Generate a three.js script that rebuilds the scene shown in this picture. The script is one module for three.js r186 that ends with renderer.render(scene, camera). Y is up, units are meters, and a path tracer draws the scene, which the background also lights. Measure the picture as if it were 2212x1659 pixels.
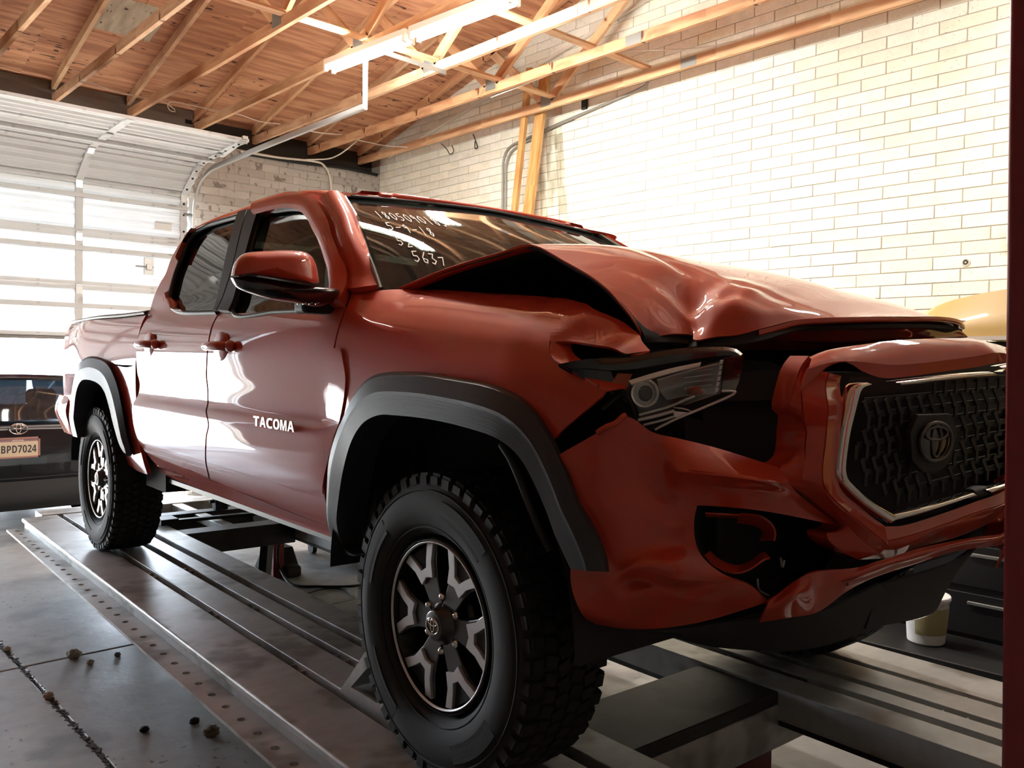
import * as THREE from 'three';
import { RoundedBoxGeometry } from 'three/addons/geometries/RoundedBoxGeometry.js';
import { mergeGeometries } from 'three/addons/utils/BufferGeometryUtils.js';
import { RectAreaLightUniformsLib } from 'three/addons/lights/RectAreaLightUniformsLib.js';
import { FontLoader } from 'three/addons/loaders/FontLoader.js';
import { TextGeometry } from 'three/addons/geometries/TextGeometry.js';
RectAreaLightUniformsLib.init();
const V = (x, y, z) => new THREE.Vector3(x, y, z);
const PI = Math.PI, rad = (d) => d * PI / 180;
const scene = new THREE.Scene();

// ---------- camera (28 mm phone lens, eye height 1.55 m, photograph 2212 x 1659) ----------
const PW = 2212, PH = 1659, FPX = 1850;
const camera = new THREE.PerspectiveCamera(2 * Math.atan(PH / 2 / FPX) * 180 / PI, PW / PH, 0.05, 200);
camera.position.set(0, 1.55, 0);
camera.rotation.set(rad(-1.533), rad(47.637), rad(0.880), 'YXZ');
camera.updateMatrixWorld(true);

// ---------- light: overcast-white daylight outside, sun almost overhead, tube lamps inside ----------
const EXPOSURE = 2.4;
scene.background = new THREE.Color(0.76, 0.87, 1.0);
scene.backgroundIntensity = 13.0;
const sun = new THREE.DirectionalLight(0xfff2e0, 40);
sun.position.set(-26.5, 25, 4); sun.target.position.set(-9, 0, -1);
sun.castShadow = true; sun.shadow.mapSize.set(2048, 2048);
Object.assign(sun.shadow.camera, { left: -20, right: 20, top: 20, bottom: -20, near: 1, far: 60 });
scene.add(sun, sun.target);
const TUBE_W = 118, TUBE_COL = new THREE.Color(1.0, 0.965, 0.89);   // radiance of the tube strips, colour

// ---------- frames ----------
const TO = V(-1.6815, 0.48304, -2.2007), TY = rad(2.716);           // truck origin (front axle on the rack), heading
const cT = Math.cos(TY), sT = Math.sin(TY);
const w2t = (v) => { const x = v.x, z = v.z; return V(cT * x + sT * z, v.y, -sT * x + cT * z); };
const t2w = (v) => V(TO.x + cT * v.x - sT * v.z, TO.y + v.y, TO.z + sT * v.x + cT * v.z);
const CW = camera.position.clone(), CT = w2t(CW.clone().sub(TO));
const rayW = (px, py) => V((px - PW / 2) / FPX, -(py - PH / 2) / FPX, -1).applyQuaternion(camera.quaternion);
const rayT = (px, py) => w2t(rayW(px, py));
const at = (o, r, ax, v) => { const t = (v - o[ax]) / r[ax]; return o.clone().addScaledVector(r, t); };
const hw = (px, py, ax, v) => at(CW, rayW(px, py), ax, v);          // photo pixel onto a world plane
const ht = (px, py, ax, v) => at(CT, rayT(px, py), ax, v);          // photo pixel onto a plane of the truck frame
const projW = (v) => { const p = v.clone().applyMatrix4(camera.matrixWorldInverse); return [PW / 2 + FPX * p.x / -p.z, PH / 2 - FPX * p.y / -p.z, -p.z]; };

// ---------- random, noise, textures ----------
let seed = 7; const rnd = () => { seed = (seed * 1664525 + 1013904223) >>> 0; return seed / 4294967296; };
const rr = (a, b) => a + (b - a) * rnd();
const hash = (i, j, s) => { let h = (i * 374761393 + j * 668265263 + s * 982451653) | 0; h = Math.imul(h ^ (h >>> 13), 1274126177); return ((h ^ (h >>> 16)) >>> 0) / 4294967296; };
function vn(x, y, per, s) { const i = Math.floor(x), j = Math.floor(y), f = x - i, g = y - j, u = f * f * (3 - 2 * f), v = g * g * (3 - 2 * g), m = (a) => ((a % per) + per) % per;
  const a = hash(m(i), m(j), s), b = hash(m(i + 1), m(j), s), c = hash(m(i), m(j + 1), s), d = hash(m(i + 1), m(j + 1), s);
  return a + (b - a) * u + (c - a) * v + (a - b - c + d) * u * v; }
function fbm(x, y, per, s, o = 4) { let r = 0, a = 0.5, n = 0; for (let k = 0; k < o; k++) { r += a * vn(x, y, per, s + k); n += a; a *= 0.5; x *= 2; y *= 2; per *= 2; } return r / n; }
function tex(n, m, fn, rep = 1, color = true) {
  const d = new Uint8Array(n * m * 4);
  for (let j = 0; j < m; j++) for (let i = 0; i < n; i++) { const c = fn(i / n, j / m), k = (j * n + i) * 4; for (let q = 0; q < 3; q++) d[k + q] = Math.max(0, Math.min(255, c[q] * 255)); d[k + 3] = 255; }
  const t = new THREE.DataTexture(d, n, m); t.wrapS = t.wrapT = THREE.RepeatWrapping; t.magFilter = THREE.LinearFilter; t.minFilter = THREE.LinearMipmapLinearFilter; t.generateMipmaps = true;
  if (color) t.colorSpace = THREE.SRGBColorSpace; t.repeat.set(rep, rep); t.needsUpdate = true; return t;
}
const mix = (a, b, t) => a + (b - a) * t, mix3 = (a, b, t) => [mix(a[0], b[0], t), mix(a[1], b[1], t), mix(a[2], b[2], t)], sst = (a, b, x) => { x = Math.min(1, Math.max(0, (x - a) / (b - a))); return x * x * (3 - 2 * x); };
const woodTex = (a, b, s, knots = 5) => { const K = []; for (let k = 0; k < knots; k++) K.push([hash(k, 1, s), hash(k, 2, s)]);
  return tex(512, 128, (u, v) => { let w = 0, kn = 0; for (const [ku, kv] of K) { let du = Math.abs(u - ku); du = Math.min(du, 1 - du) * 12; let dv = Math.abs(v - kv); dv = Math.min(dv, 1 - dv) * 4; const r = Math.hypot(du, dv); w += 0.8 * Math.exp(-r * r * 6); kn = Math.max(kn, sst(0.22, 0.1, r)); }
    const g = fbm(u * 4, v * 24 + w * 3, 64, s, 4), l = fbm(u * 8, v * 6, 64, s + 9, 3); return mix3(mix3(a, b, sst(0.25, 0.75, g) * 0.8 + 0.3 * (l - 0.5)), [b[0] * 0.55, b[1] * 0.45, b[2] * 0.4], kn); }); };

// ---------- materials ----------
const std = (color, roughness = 0.7, metalness = 0, o = {}) => new THREE.MeshStandardMaterial({ color, roughness, metalness, side: THREE.DoubleSide, ...o });
const phy = (o) => new THREE.MeshPhysicalMaterial({ side: THREE.DoubleSide, ...o });
const M = {};

// ---------- geometry helpers ----------
function triUV(g, along = 0, s = 1, du = 0, dv = 0) {                   // uv in metres from position and face direction; u runs along axis `along`
  const q = g.index ? g.toNonIndexed() : g, p = q.attributes.position, n = q.attributes.normal, uv = new Float32Array(p.count * 2), A = ['X', 'Y', 'Z'];
  for (let i = 0; i < p.count; i += 3) {
    const nx = Math.abs(n.getX(i) + n.getX(i + 1) + n.getX(i + 2)), ny = Math.abs(n.getY(i) + n.getY(i + 1) + n.getY(i + 2)), nz = Math.abs(n.getZ(i) + n.getZ(i + 1) + n.getZ(i + 2));
    let ax = nx > ny && nx > nz ? 0 : ny > nz ? 1 : 2, rest = [0, 1, 2].filter((a) => a !== ax); if (rest[1] === along) rest.reverse();
    for (let k = 0; k < 3; k++) { uv[(i + k) * 2] = p['get' + A[rest[0]]](i + k) * s + du; uv[(i + k) * 2 + 1] = p['get' + A[rest[1]]](i + k) * s + dv; }
  }
  q.setAttribute('uv', new THREE.BufferAttribute(uv, 2)); return q;
}
const box = (x0, x1, y0, y1, z0, z1, along = 0) => triUV(new THREE.BoxGeometry(Math.abs(x1 - x0), Math.abs(y1 - y0), Math.abs(z1 - z0)), along).translate((x0 + x1) / 2, (y0 + y1) / 2, (z0 + z1) / 2);
const rbox = (x0, x1, y0, y1, z0, z1, r = 0.01, seg = 2) => triUV(new RoundedBoxGeometry(Math.abs(x1 - x0), Math.abs(y1 - y0), Math.abs(z1 - z0), seg, r)).translate((x0 + x1) / 2, (y0 + y1) / 2, (z0 + z1) / 2);
function orient(g, a, b, up = V(0, 1, 0)) {                             // geometry built along +x, centred: laid from a to b
  const x = b.clone().sub(a).normalize(); if (Math.abs(x.dot(up)) > 0.99) up = V(0, 0, 1);
  const z = x.clone().cross(up).normalize(), y = z.clone().cross(x);
  return g.applyMatrix4(new THREE.Matrix4().makeBasis(x, y, z).setPosition(a.clone().add(b).multiplyScalar(0.5)));
}
let uvo = 0;
const beam = (a, b, h, w, up) => { uvo += 0.37; return orient(triUV(new THREE.BoxGeometry(a.distanceTo(b), h, w), 0, 1, uvo, uvo * 0.31), a, b, up); };
const rod = (a, b, r, seg = 10) => orient(triUV(new THREE.CylinderGeometry(r, r, a.distanceTo(b), seg).rotateZ(-PI / 2)), a, b);
const tube = (pts, r, n = 40, seg = 8, closed = false) => { const g = new THREE.TubeGeometry(new THREE.CatmullRomCurve3(pts, closed, 'catmullrom', 0.5), n, r, seg, closed); return g.toNonIndexed(); };
const cr = (a, b, c, d, t) => { const t2 = t * t, t3 = t2 * t; return 0.5 * (2 * b + (c - a) * t + (2 * a - 5 * b + 4 * c - d) * t2 + (3 * b - a - 3 * c + d) * t3); };
function crv(pts, t, lin) { const n = pts.length - 1, s = Math.min(n - 1e-6, Math.max(0, t * n)), i = Math.floor(s), f = s - i; if (lin) return pts[i].clone().lerp(pts[i + 1], f);
  const b = pts[i], c = pts[i + 1], a = i ? pts[i - 1] : b.clone().multiplyScalar(2).sub(c), d = i + 2 <= n ? pts[i + 2] : c.clone().multiplyScalar(2).sub(b);
  return V(cr(a.x, b.x, c.x, d.x, f), cr(a.y, b.y, c.y, d.y, f), cr(a.z, b.z, c.z, d.z, f)); }
function resample(pts, n, lin) {                                        // points evenly spaced along a smooth polyline
  const D = [], N = 400; for (let i = 0; i <= N; i++) D.push(crv(pts, i / N, lin)); const L = [0]; for (let i = 1; i <= N; i++) L.push(L[i - 1] + D[i].distanceTo(D[i - 1]));
  const out = []; let k = 0; for (let i = 0; i < n; i++) { const t = L[N] * i / (n - 1); while (k < N - 1 && L[k + 1] < t) k++; out.push(D[k].clone().lerp(D[k + 1], (t - L[k]) / Math.max(1e-9, L[k + 1] - L[k]))); } return out;
}
function fixWind(g) {                                                    // turn every triangle to face the way its normals point
  const p = g.attributes.position.array, n = g.attributes.normal.array, u = g.attributes.uv?.array;
  for (let i = 0; i < p.length; i += 9) {
    const ax = p[i + 3] - p[i], ay = p[i + 4] - p[i + 1], az = p[i + 5] - p[i + 2], bx = p[i + 6] - p[i], by = p[i + 7] - p[i + 1], bz = p[i + 8] - p[i + 2];
    const d = (ay * bz - az * by) * (n[i] + n[i + 3] + n[i + 6]) + (az * bx - ax * bz) * (n[i + 1] + n[i + 4] + n[i + 7]) + (ax * by - ay * bx) * (n[i + 2] + n[i + 5] + n[i + 8]);
    if (d < 0) { for (const a of [p, n]) for (let c = 0; c < 3; c++) { const t = a[i + 3 + c]; a[i + 3 + c] = a[i + 6 + c]; a[i + 6 + c] = t; } if (u) for (let c = 0, k = i / 3 * 2; c < 2; c++) { const t = u[k + 2 + c]; u[k + 2 + c] = u[k + 4 + c]; u[k + 4 + c] = t; } }
  }
  return g;
}
function gridGeo(P, thick = 0, dir = 1) {                               // P[row][col] of points -> sheet, with thickness a closed solid
  const R = P.length, C = P[0].length, N = P.map((r) => r.map(() => V(0, 0, 0)));
  const a = V(), b = V();
  for (let i = 0; i < R; i++) for (let j = 0; j < C; j++) { a.copy(P[Math.min(R - 1, i + 1)][j]).sub(P[Math.max(0, i - 1)][j]); b.copy(P[i][Math.min(C - 1, j + 1)]).sub(P[i][Math.max(0, j - 1)]); N[i][j].crossVectors(a, b).normalize().multiplyScalar(dir); if (!(N[i][j].lengthSq() > 0.5)) N[i][j].set(0, 1, 0); }
  const pos = [], nor = [], uv = [], idx = [];
  const put = (p, n, u, v) => { pos.push(p.x, p.y, p.z); nor.push(n.x, n.y, n.z); uv.push(u, v); return pos.length / 3 - 1; };
  const quad = (A, B, Cc, D, f) => f ? idx.push(A, B, Cc, A, Cc, D) : idx.push(A, Cc, B, A, D, Cc);
  const sheet = (off, flip) => { const id = P.map((r, i) => r.map((p, j) => put(off ? p.clone().addScaledVector(N[i][j], -off) : p, flip ? N[i][j].clone().negate() : N[i][j], j / (C - 1), i / (R - 1)))); for (let i = 0; i < R - 1; i++) for (let j = 0; j < C - 1; j++) quad(id[i][j], id[i][j + 1], id[i + 1][j + 1], id[i + 1][j], (dir > 0) === flip); return id; };
  sheet(0, false);
  if (thick) {
    sheet(thick, true);
    const rim = []; for (let j = 0; j < C; j++) rim.push([0, j]); for (let i = 1; i < R; i++) rim.push([i, C - 1]); for (let j = C - 2; j >= 0; j--) rim.push([R - 1, j]); for (let i = R - 2; i >= 0; i--) rim.push([i, 0]);
    for (let k = 0; k < rim.length - 1; k++) { const [i, j] = rim[k], [m, n] = rim[k + 1], p = P[i][j], q = P[m][n]; const pb = p.clone().addScaledVector(N[i][j], -thick), qb = q.clone().addScaledVector(N[m][n], -thick);
      const nn = q.clone().sub(p).cross(N[i][j]).normalize().multiplyScalar(dir); if (!(nn.lengthSq() > 0.5)) continue; const A = put(p, nn, 0, 0), B = put(q, nn, 1, 0), D = put(qb, nn, 1, 1), E = put(pb, nn, 0, 1); quad(A, B, D, E, true); }
  }
  const g = new THREE.BufferGeometry(); g.setAttribute('position', new THREE.Float32BufferAttribute(pos, 3)); g.setAttribute('normal', new THREE.Float32BufferAttribute(nor, 3)); g.setAttribute('uv', new THREE.Float32BufferAttribute(uv, 2)); g.setIndex(idx); return fixWind(g.toNonIndexed());
}
function loft(rows, nu, nv, o = {}) {                                   // smooth surface through a net of points
  const cols = Math.max(...rows.map((r) => r.length)), R2 = rows.map((r) => { const q = []; for (let i = 0; i < nu; i++) q.push(crv(r, i / (nu - 1), o.linU)); return q; });
  const P = []; for (let j = 0; j < nv; j++) { const row = []; for (let i = 0; i < nu; i++) row.push(crv(R2.map((r) => r[i]), j / (nv - 1), o.linV)); P.push(row); }
  if (o.f) for (const r of P) for (const p of r) o.f(p);
  return gridGeo(P, o.t || 0, o.d || 1);
}
const join = (list) => { const L = list.map((g) => { const q = g.index ? g.toNonIndexed() : g; for (const k of Object.keys(q.attributes)) if (!['position', 'normal', 'uv'].includes(k)) q.deleteAttribute(k); if (!q.attributes.uv) q.setAttribute('uv', new THREE.BufferAttribute(new Float32Array(q.attributes.position.count * 2), 2)); return q; }); return L.length === 1 ? L[0] : mergeGeometries(L); };
const mirrorZ = (g) => { const q = (g.index ? g.toNonIndexed() : g.clone()).clone(); q.scale(1, 1, -1); const p = q.attributes; for (const k of Object.keys(p)) { const a = p[k], s = a.itemSize; for (let i = 0; i < a.count; i += 3) for (let c = 0; c < s; c++) { const t = a.array[(i + 1) * s + c]; a.array[(i + 1) * s + c] = a.array[(i + 2) * s + c]; a.array[(i + 2) * s + c] = t; } } return q; };
function lathe(pts, seg = 48, axis = 'z') { const g = new THREE.LatheGeometry(pts.map(([r, h]) => new THREE.Vector2(r, h)), seg); if (axis === 'z') g.rotateX(PI / 2); if (axis === 'x') g.rotateZ(-PI / 2); return g.toNonIndexed(); }
function extr(shape, depth, o = {}) { return new THREE.ExtrudeGeometry(shape, { depth, bevelEnabled: !!o.b, bevelSize: o.b || 0, bevelThickness: o.b || 0, bevelSegments: o.bs || 2, curveSegments: o.c || 12 }); }
const poly = (pts) => { const s = new THREE.Shape(); pts.forEach(([x, y], i) => i ? s.lineTo(x, y) : s.moveTo(x, y)); s.closePath(); return s; };

// ---------- scene-graph helpers ----------
const used = {};
const numbered = (n) => { const k = used[n] = (used[n] ?? -1) + 1; return k ? n + '_' + String(k).padStart(3, '0') : n; };
function mesh(name, g, m, parent) { const o = new THREE.Mesh(Array.isArray(g) ? join(g) : g, m); o.castShadow = o.receiveShadow = true; o.name = parent ? name : numbered(name); (parent || scene).add(o); return o; }
function tag(o, label, category, group) { Object.assign(o.userData, { label, category }); if (group) o.userData.group = group; return o; }
function thing(name, label, category, p = [0, 0, 0], turn = 0, group) { const o = new THREE.Group(); o.name = numbered(name); scene.add(o); o.position.set(...p); o.rotation.y = turn; return tag(o, label, category, group); }
function struct(name, g, m, label) { const o = g ? mesh(name, g, m) : new THREE.Group(); if (!g) { o.name = name; scene.add(o); } o.userData.kind = 'structure'; if (label) Object.assign(o.userData, { label }); return o; }
const local = (g, p) => g.translate(-p[0], -p[1], -p[2]);
// =====================================================================================
// THE ROOM
// =====================================================================================
const ZR = -6.3, XB = -9.55, XF = 1.05, ZL = 5.0;                       // right wall, back wall, front wall, left wall (inside faces)
const DZ0 = -3.72, DZ1 = 0.85, DOORH = 3.3;                            // garage door opening
const CH = 4.07, RIDGE = -4.3, SL = 0.24;                              // underside of bottom chords, ridge, roof slope
const yTop = (x) => 4.20 + SL * ((x < RIDGE ? x : 2 * RIDGE - x) + 9.6); // underside of top chords
const paintA = (base, s, dirt) => tex(256, 256, (u, v) => { const n = fbm(u * 6, v * 6, 6, s), f = fbm(u * 40, v * 40, 40, s + 3, 3), sp = sst(0.93, 0.97, vn(u * 90, v * 90, 90, s + 8)); const k = 1 - dirt * sst(0.45, 0.8, n) - 0.05 * (f - 0.3) - 0.3 * sp; return [base[0] * k, base[1] * k, base[2] * k * (1 - 0.02 * n)]; });
const bumpT = tex(256, 256, (u, v) => { const n = 0.5 * fbm(u * 12, v * 12, 12, 41) + 0.5 * fbm(u * 60, v * 60, 60, 42, 2); return [n, n, n]; }, 1, false);
M.brick = [0, 1, 2].map((k) => std([0xffffff, 0xf6f5f0, 0xfffdf6][k], 0.62, 0, { map: paintA([0.93, 0.92, 0.88], 11 + k * 5, 0.05), bumpMap: bumpT, bumpScale: 0.002 }));
M.mortar = std(0xb5b1a6, 0.9, 0, { bumpMap: bumpT, bumpScale: 0.003 });
M.greyBrick = [0, 1].map((k) => std([0xffffff, 0xf1efec][k], 0.75, 0, { map: tex(256, 256, (u, v) => { const n = fbm(u * 5, v * 5, 5, 61 + k), st = sst(0.62, 0.75, fbm(u * 14, v * 9, 14, 66 + k)); return mix3(mix3([0.75, 0.73, 0.70], [0.67, 0.65, 0.63], n), [0.34, 0.29, 0.26], 0.55 * st); }), bumpMap: bumpT, bumpScale: 0.002 }));
M.concrete = std(0xffffff, 1, 0, { map: tex(1024, 1024, (u, v) => { const n = fbm(u * 5, v * 5, 5, 21, 5), f = fbm(u * 60, v * 60, 60, 22, 3), st = sst(0.52, 0.72, fbm(u * 8, v * 8, 8, 25, 4)), pk = sst(0.9, 0.95, vn(u * 120, v * 120, 120, 28)) * sst(0.5, 0.7, n); const b = 0.56 + 0.16 * (n - 0.5) + 0.07 * (f - 0.5) - 0.14 * st - 0.2 * pk; return [b, b * 0.985, b * 0.97]; }, 0.34),
  roughnessMap: tex(256, 256, (u, v) => { const r = 0.42 + 0.32 * fbm(u * 6, v * 6, 6, 31) - 0.08; return [r, r, r]; }, 0.34, false), bumpMap: bumpT, bumpScale: 0.0015 });
M.groove = std(0x2a2826, 0.95);
M.ground = std(0xd6d4ce, 0.9);
M.wood = [woodTex([0.84, 0.69, 0.53], [0.74, 0.55, 0.40], 3), woodTex([0.80, 0.62, 0.46], [0.68, 0.47, 0.33], 17), woodTex([0.82, 0.67, 0.53], [0.70, 0.53, 0.40], 29)].map((t) => std(0xffffff, 0.7, 0, { map: t }));
M.postWood = std(0xffffff, 0.65, 0, { map: woodTex([0.80, 0.63, 0.40], [0.70, 0.50, 0.28], 53, 2) });
M.ply = [0, 1].map((k) => std(0xffffff, 0.8, 0, { map: tex(1024, 512, (u, v) => { const g = fbm(u * 5, v * 60, 60, 71 + k * 7, 4), l = fbm(u * 4, v * 4, 4, 75 + k, 4), kn = sst(0.84, 0.92, vn(u * 26, v * 130, 130, 79 + k)) * sst(0.45, 0.65, vn(u * 6, v * 6, 6, 83 + k)); return mix3(mix3([0.78, 0.57, 0.43], [0.60, 0.38, 0.27], sst(0.3, 0.75, g) * 0.75 + 0.6 * (l - 0.5)), [0.16, 0.09, 0.06], 0.8 * kn); }, 0.41) }));
M.palePly = std(0xffffff, 0.8, 0, { map: tex(256, 256, (u, v) => { const g = fbm(u * 6, v * 30, 30, 91), h = sst(0.86, 0.95, vn(u * 20, v * 70, 70, 95)); return mix3(mix3([0.80, 0.76, 0.68], [0.60, 0.53, 0.44], g), [0.25, 0.18, 0.14], h); }) });
M.plate = std(0x8d8f8c, 0.45, 0.6); M.darkWood = std(0x2e2722, 0.9); M.greyWood = std(0x77706a, 0.85);
M.galv = std(0xc6c8c8, 0.38, 0.75); M.wire = std(0xd9d2c6, 0.7); M.conduit = std(0x8f8d86, 0.5, 0.3); M.darkWire = std(0x161514, 0.7);  // conduit tone is darkened to stand in for its shadow outlines
M.plaster = std(0x5f5b55, 0.85, 0, { bumpMap: bumpT, bumpScale: 0.002 });

// floor: slabs with sawn joints
const floor = struct('floor', null, null, 'grey concrete workshop floor cast in slabs with dirty joints');
{
  const xs = [XB - 0.25, -7.62, -4.72, -1.82, XF + 0.2], zs = [ZR - 0.2, -3.95, -1.05, 1.85, ZL + 0.2];
  for (let i = 0; i < 4; i++) for (let j = 0; j < 4; j++) { const m = mesh('concrete_slab', rbox(xs[i] + 0.006, xs[i + 1] - 0.006, -0.12, rr(-0.002, 0), zs[j] + 0.006, zs[j + 1] - 0.006, 0.008, 1), M.concrete, floor); }
  mesh('joint_filler', box(xs[0], xs[4], -0.13, -0.014, zs[0], zs[4]), M.groove, floor);
}
struct('ground', box(-60, XB - 0.26, -0.3, -0.02, -50, 50), M.ground, 'sunlit pale pavement outside the garage door');

// right wall of long painted blocks
const BH = 0.0917, BL = 0.372;
const brickG = (l, h, d) => { const g = triUV(new RoundedBoxGeometry(l, h, d, 1, 0.004), 0, 1.3, rnd() * 7, rnd() * 5); return g; };
function brickWall(name, label, mats, put, uMin, uMax, vMax, u0, v0, keep, score, backing) {
  const w = struct(name, null, null, label), list = [];
  mesh('mortar_bed', backing, M.mortar, w);
  const protos = [0, 1, 2, 3, 4, 5].map(() => brickG(BL - 0.007, BH - 0.006, 0.05));
  const r0 = Math.floor(-v0 / BH), r1 = Math.ceil((vMax - v0) / BH);
  for (let r = r0; r < r1; r++) for (let k = Math.floor((uMin - u0) / BL) - 1; k < (uMax - u0) / BL + 1; k++) {
    let a = u0 + k * BL + (((r % 2) + 2) % 2) * BL / 2, b = a + BL; const y = v0 + r * BH; if (b <= uMin + 0.02 || a >= uMax - 0.02) continue;
    const ca = Math.max(a, uMin), cb = Math.min(b, uMax), y0 = Math.max(y, 0), y1 = Math.min(y + BH, vMax); if (y1 - y0 < 0.02 || (cb - ca) < 0.03) continue;
    if (keep && !keep((ca + cb) / 2, (y0 + y1) / 2)) continue;
    list.push([ca, cb, y0, y1, score((ca + cb) / 2, (y0 + y1) / 2)]);
  }
  list.sort((p, q) => q[4] - p[4]);
  const rest = [[], [], []];
  list.forEach(([a, b, y0, y1, s], i) => {
    const full = b - a > BL - 0.001 && y1 - y0 > BH - 0.001, mi = Math.floor(rnd() * mats.length), d = rr(-0.0022, 0.0022);
    const g = full ? protos[Math.floor(rnd() * 6)] : brickG(b - a - 0.007, y1 - y0 - 0.006, 0.05);
    const [p, ry] = put((a + b) / 2, (y0 + y1) / 2, d);
    if (i < 290 && s > 0) { const o = mesh('brick', g, mats[mi], w); o.position.copy(p); o.rotation.y = ry; }
    else { const q = g.clone(); q.rotateY(ry); q.translate(p.x, p.y, p.z); rest[mi].push(q); }
  });
  rest.forEach((l, i) => { if (l.length) { const o = mesh('brick_courses', join(l), mats[i], w); o.userData.kind = 'stuff'; } });
  return w;
}
const sky = [[820, 400], [1140, 470], [1290, 525], [1500, 560], [2000, 665], [2182, 640]];
const lim = (x) => { for (let i = 0; i < sky.length - 1; i++) if (x < sky[i + 1][0]) return mix(sky[i][1], sky[i + 1][1], (x - sky[i][0]) / (sky[i + 1][0] - sky[i][0])); return 640; };
const visR = (x, y) => { const [px, py, d] = projW(V(x, y, ZR)); return px > 815 && px < 2190 && py > -10 && py < lim(px) + 8 ? 1 / d : 0; };
brickWall('wall_right', 'white painted wall of long slim blocks', M.brick, (u, v, d) => [V(u, v, ZR - 0.025 + d), 0], XB, XF, 5.6, -3.06, 3.981, (u, v) => v < yTop(u) + 0.2, visR, box(XB - 0.2, XF + 0.2, 0, 5.75, ZR - 0.25, ZR - 0.0075));
const visB = (z, y) => { const [px, py, d] = projW(V(XB, y, z)); return px > 400 && px < 830 && py > 320 && py < 505 ? 1 / d : 0; };
brickWall('wall_back', 'grey stained block wall beside the garage door', M.greyBrick, (u, v, d) => [V(XB - 0.025 + d, v, u), PI / 2], ZR, DZ0 - 0.02, 3.96, -4.5, 3.751, null, visB, box(XB - 0.25, XB - 0.0075, 0, 3.96, ZR - 0.05, DZ0 - 0.02));
mesh('door_header', box(XB - 0.25, XB, DOORH, 4.2, DZ0 - 0.02, DZ1 + 0.1), M.greyWood, scene.getObjectByName('wall_back'));
mesh('left_pier', box(XB - 0.25, XB, 0, 4.3, DZ1 + 0.05, ZL + 0.2), M.plaster, scene.getObjectByName('wall_back'));
mesh('eave_board', box(XB - 0.25, XB - 0.2, 3.9, 4.45, ZR - 0.05, ZL + 0.2), M.darkWood, scene.getObjectByName('wall_back'));
struct('wall_left', box(XB - 0.25, XF + 0.2, 0, 5.75, ZL, ZL + 0.2), M.plaster, 'plain plastered side wall');
struct('wall_front', box(XF, XF + 0.2, 0, 5.75, ZR - 0.2, ZL + 0.2), std(0x6e6962, 0.85, 0, { bumpMap: bumpT, bumpScale: 0.002 }), 'plain plastered front wall');

// roof deck of plywood sheets on the trusses
const ceiling = struct('ceiling', null, null, 'reddish plywood roof deck seen from below');
{
  const deckY = (x) => yTop(x) + 0.092, c = Math.cos(Math.atan(SL)), sheets = [];
  for (const side of [0, 1]) {
    const xe = side ? 2 * RIDGE - (XB - 0.25) : XB - 0.25, n = 5, dx = (RIDGE - xe) / n;
    for (let i = 0; i < n; i++) { const x0 = xe + dx * i, x1 = x0 + dx; let k = 0;
      for (let z = ZR - 0.1 - (i % 2) * 1.2; z < ZL + 0.2; z += 2.42, k++) { const za = Math.max(z, ZR - 0.22) + 0.002, zb = Math.min(z + 2.42, ZL + 0.2) - 0.002; if (zb - za < 0.05) continue;
        const a = V(x0 + Math.sign(dx) * 0.002, deckY(x0) + 0.01, (za + zb) / 2), b = V(x1 - Math.sign(dx) * 0.002, deckY(x1) + 0.01, (za + zb) / 2);
        const g = orient(triUV(new THREE.BoxGeometry(a.distanceTo(b), 0.018, zb - za), 2, 1, rnd() * 5, rnd() * 5), a, b); mesh('plywood_sheet', g, M.ply[Math.floor(rnd() * 2)], ceiling); } }
  }
  const sk = orient(triUV(new THREE.BoxGeometry(0.01, 0.01, 0.01)), V(0, 0, 0), V(1, 0, 0));
  for (const [a, b, z0, z1] of [[-8.5, -7.95, -2.98, -2.44], [-7.85, -7.25, -2.37, -1.75]]) mesh('pale_patch', beam(V(a, deckY(a) - 0.002, (z0 + z1) / 2), V(b, deckY(b) - 0.002, (z0 + z1) / 2), 0.004, z1 - z0), M.palePly, ceiling);
  mesh('roofing', [0, 1].map((s) => { const xe = s ? 2 * RIDGE - (XB - 0.3) : XB - 0.3; return beam(V(xe, deckY(xe) + 0.05, (ZR + ZL) / 2), V(RIDGE, deckY(RIDGE) + 0.05, (ZR + ZL) / 2), 0.05, ZL - ZR + 0.5); }), M.darkWood, ceiling);
}
const ORD = ['first', 'second', 'third', 'fourth', 'fifth', 'sixth', 'seventh', 'eighth', 'ninth', 'tenth'];
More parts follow.
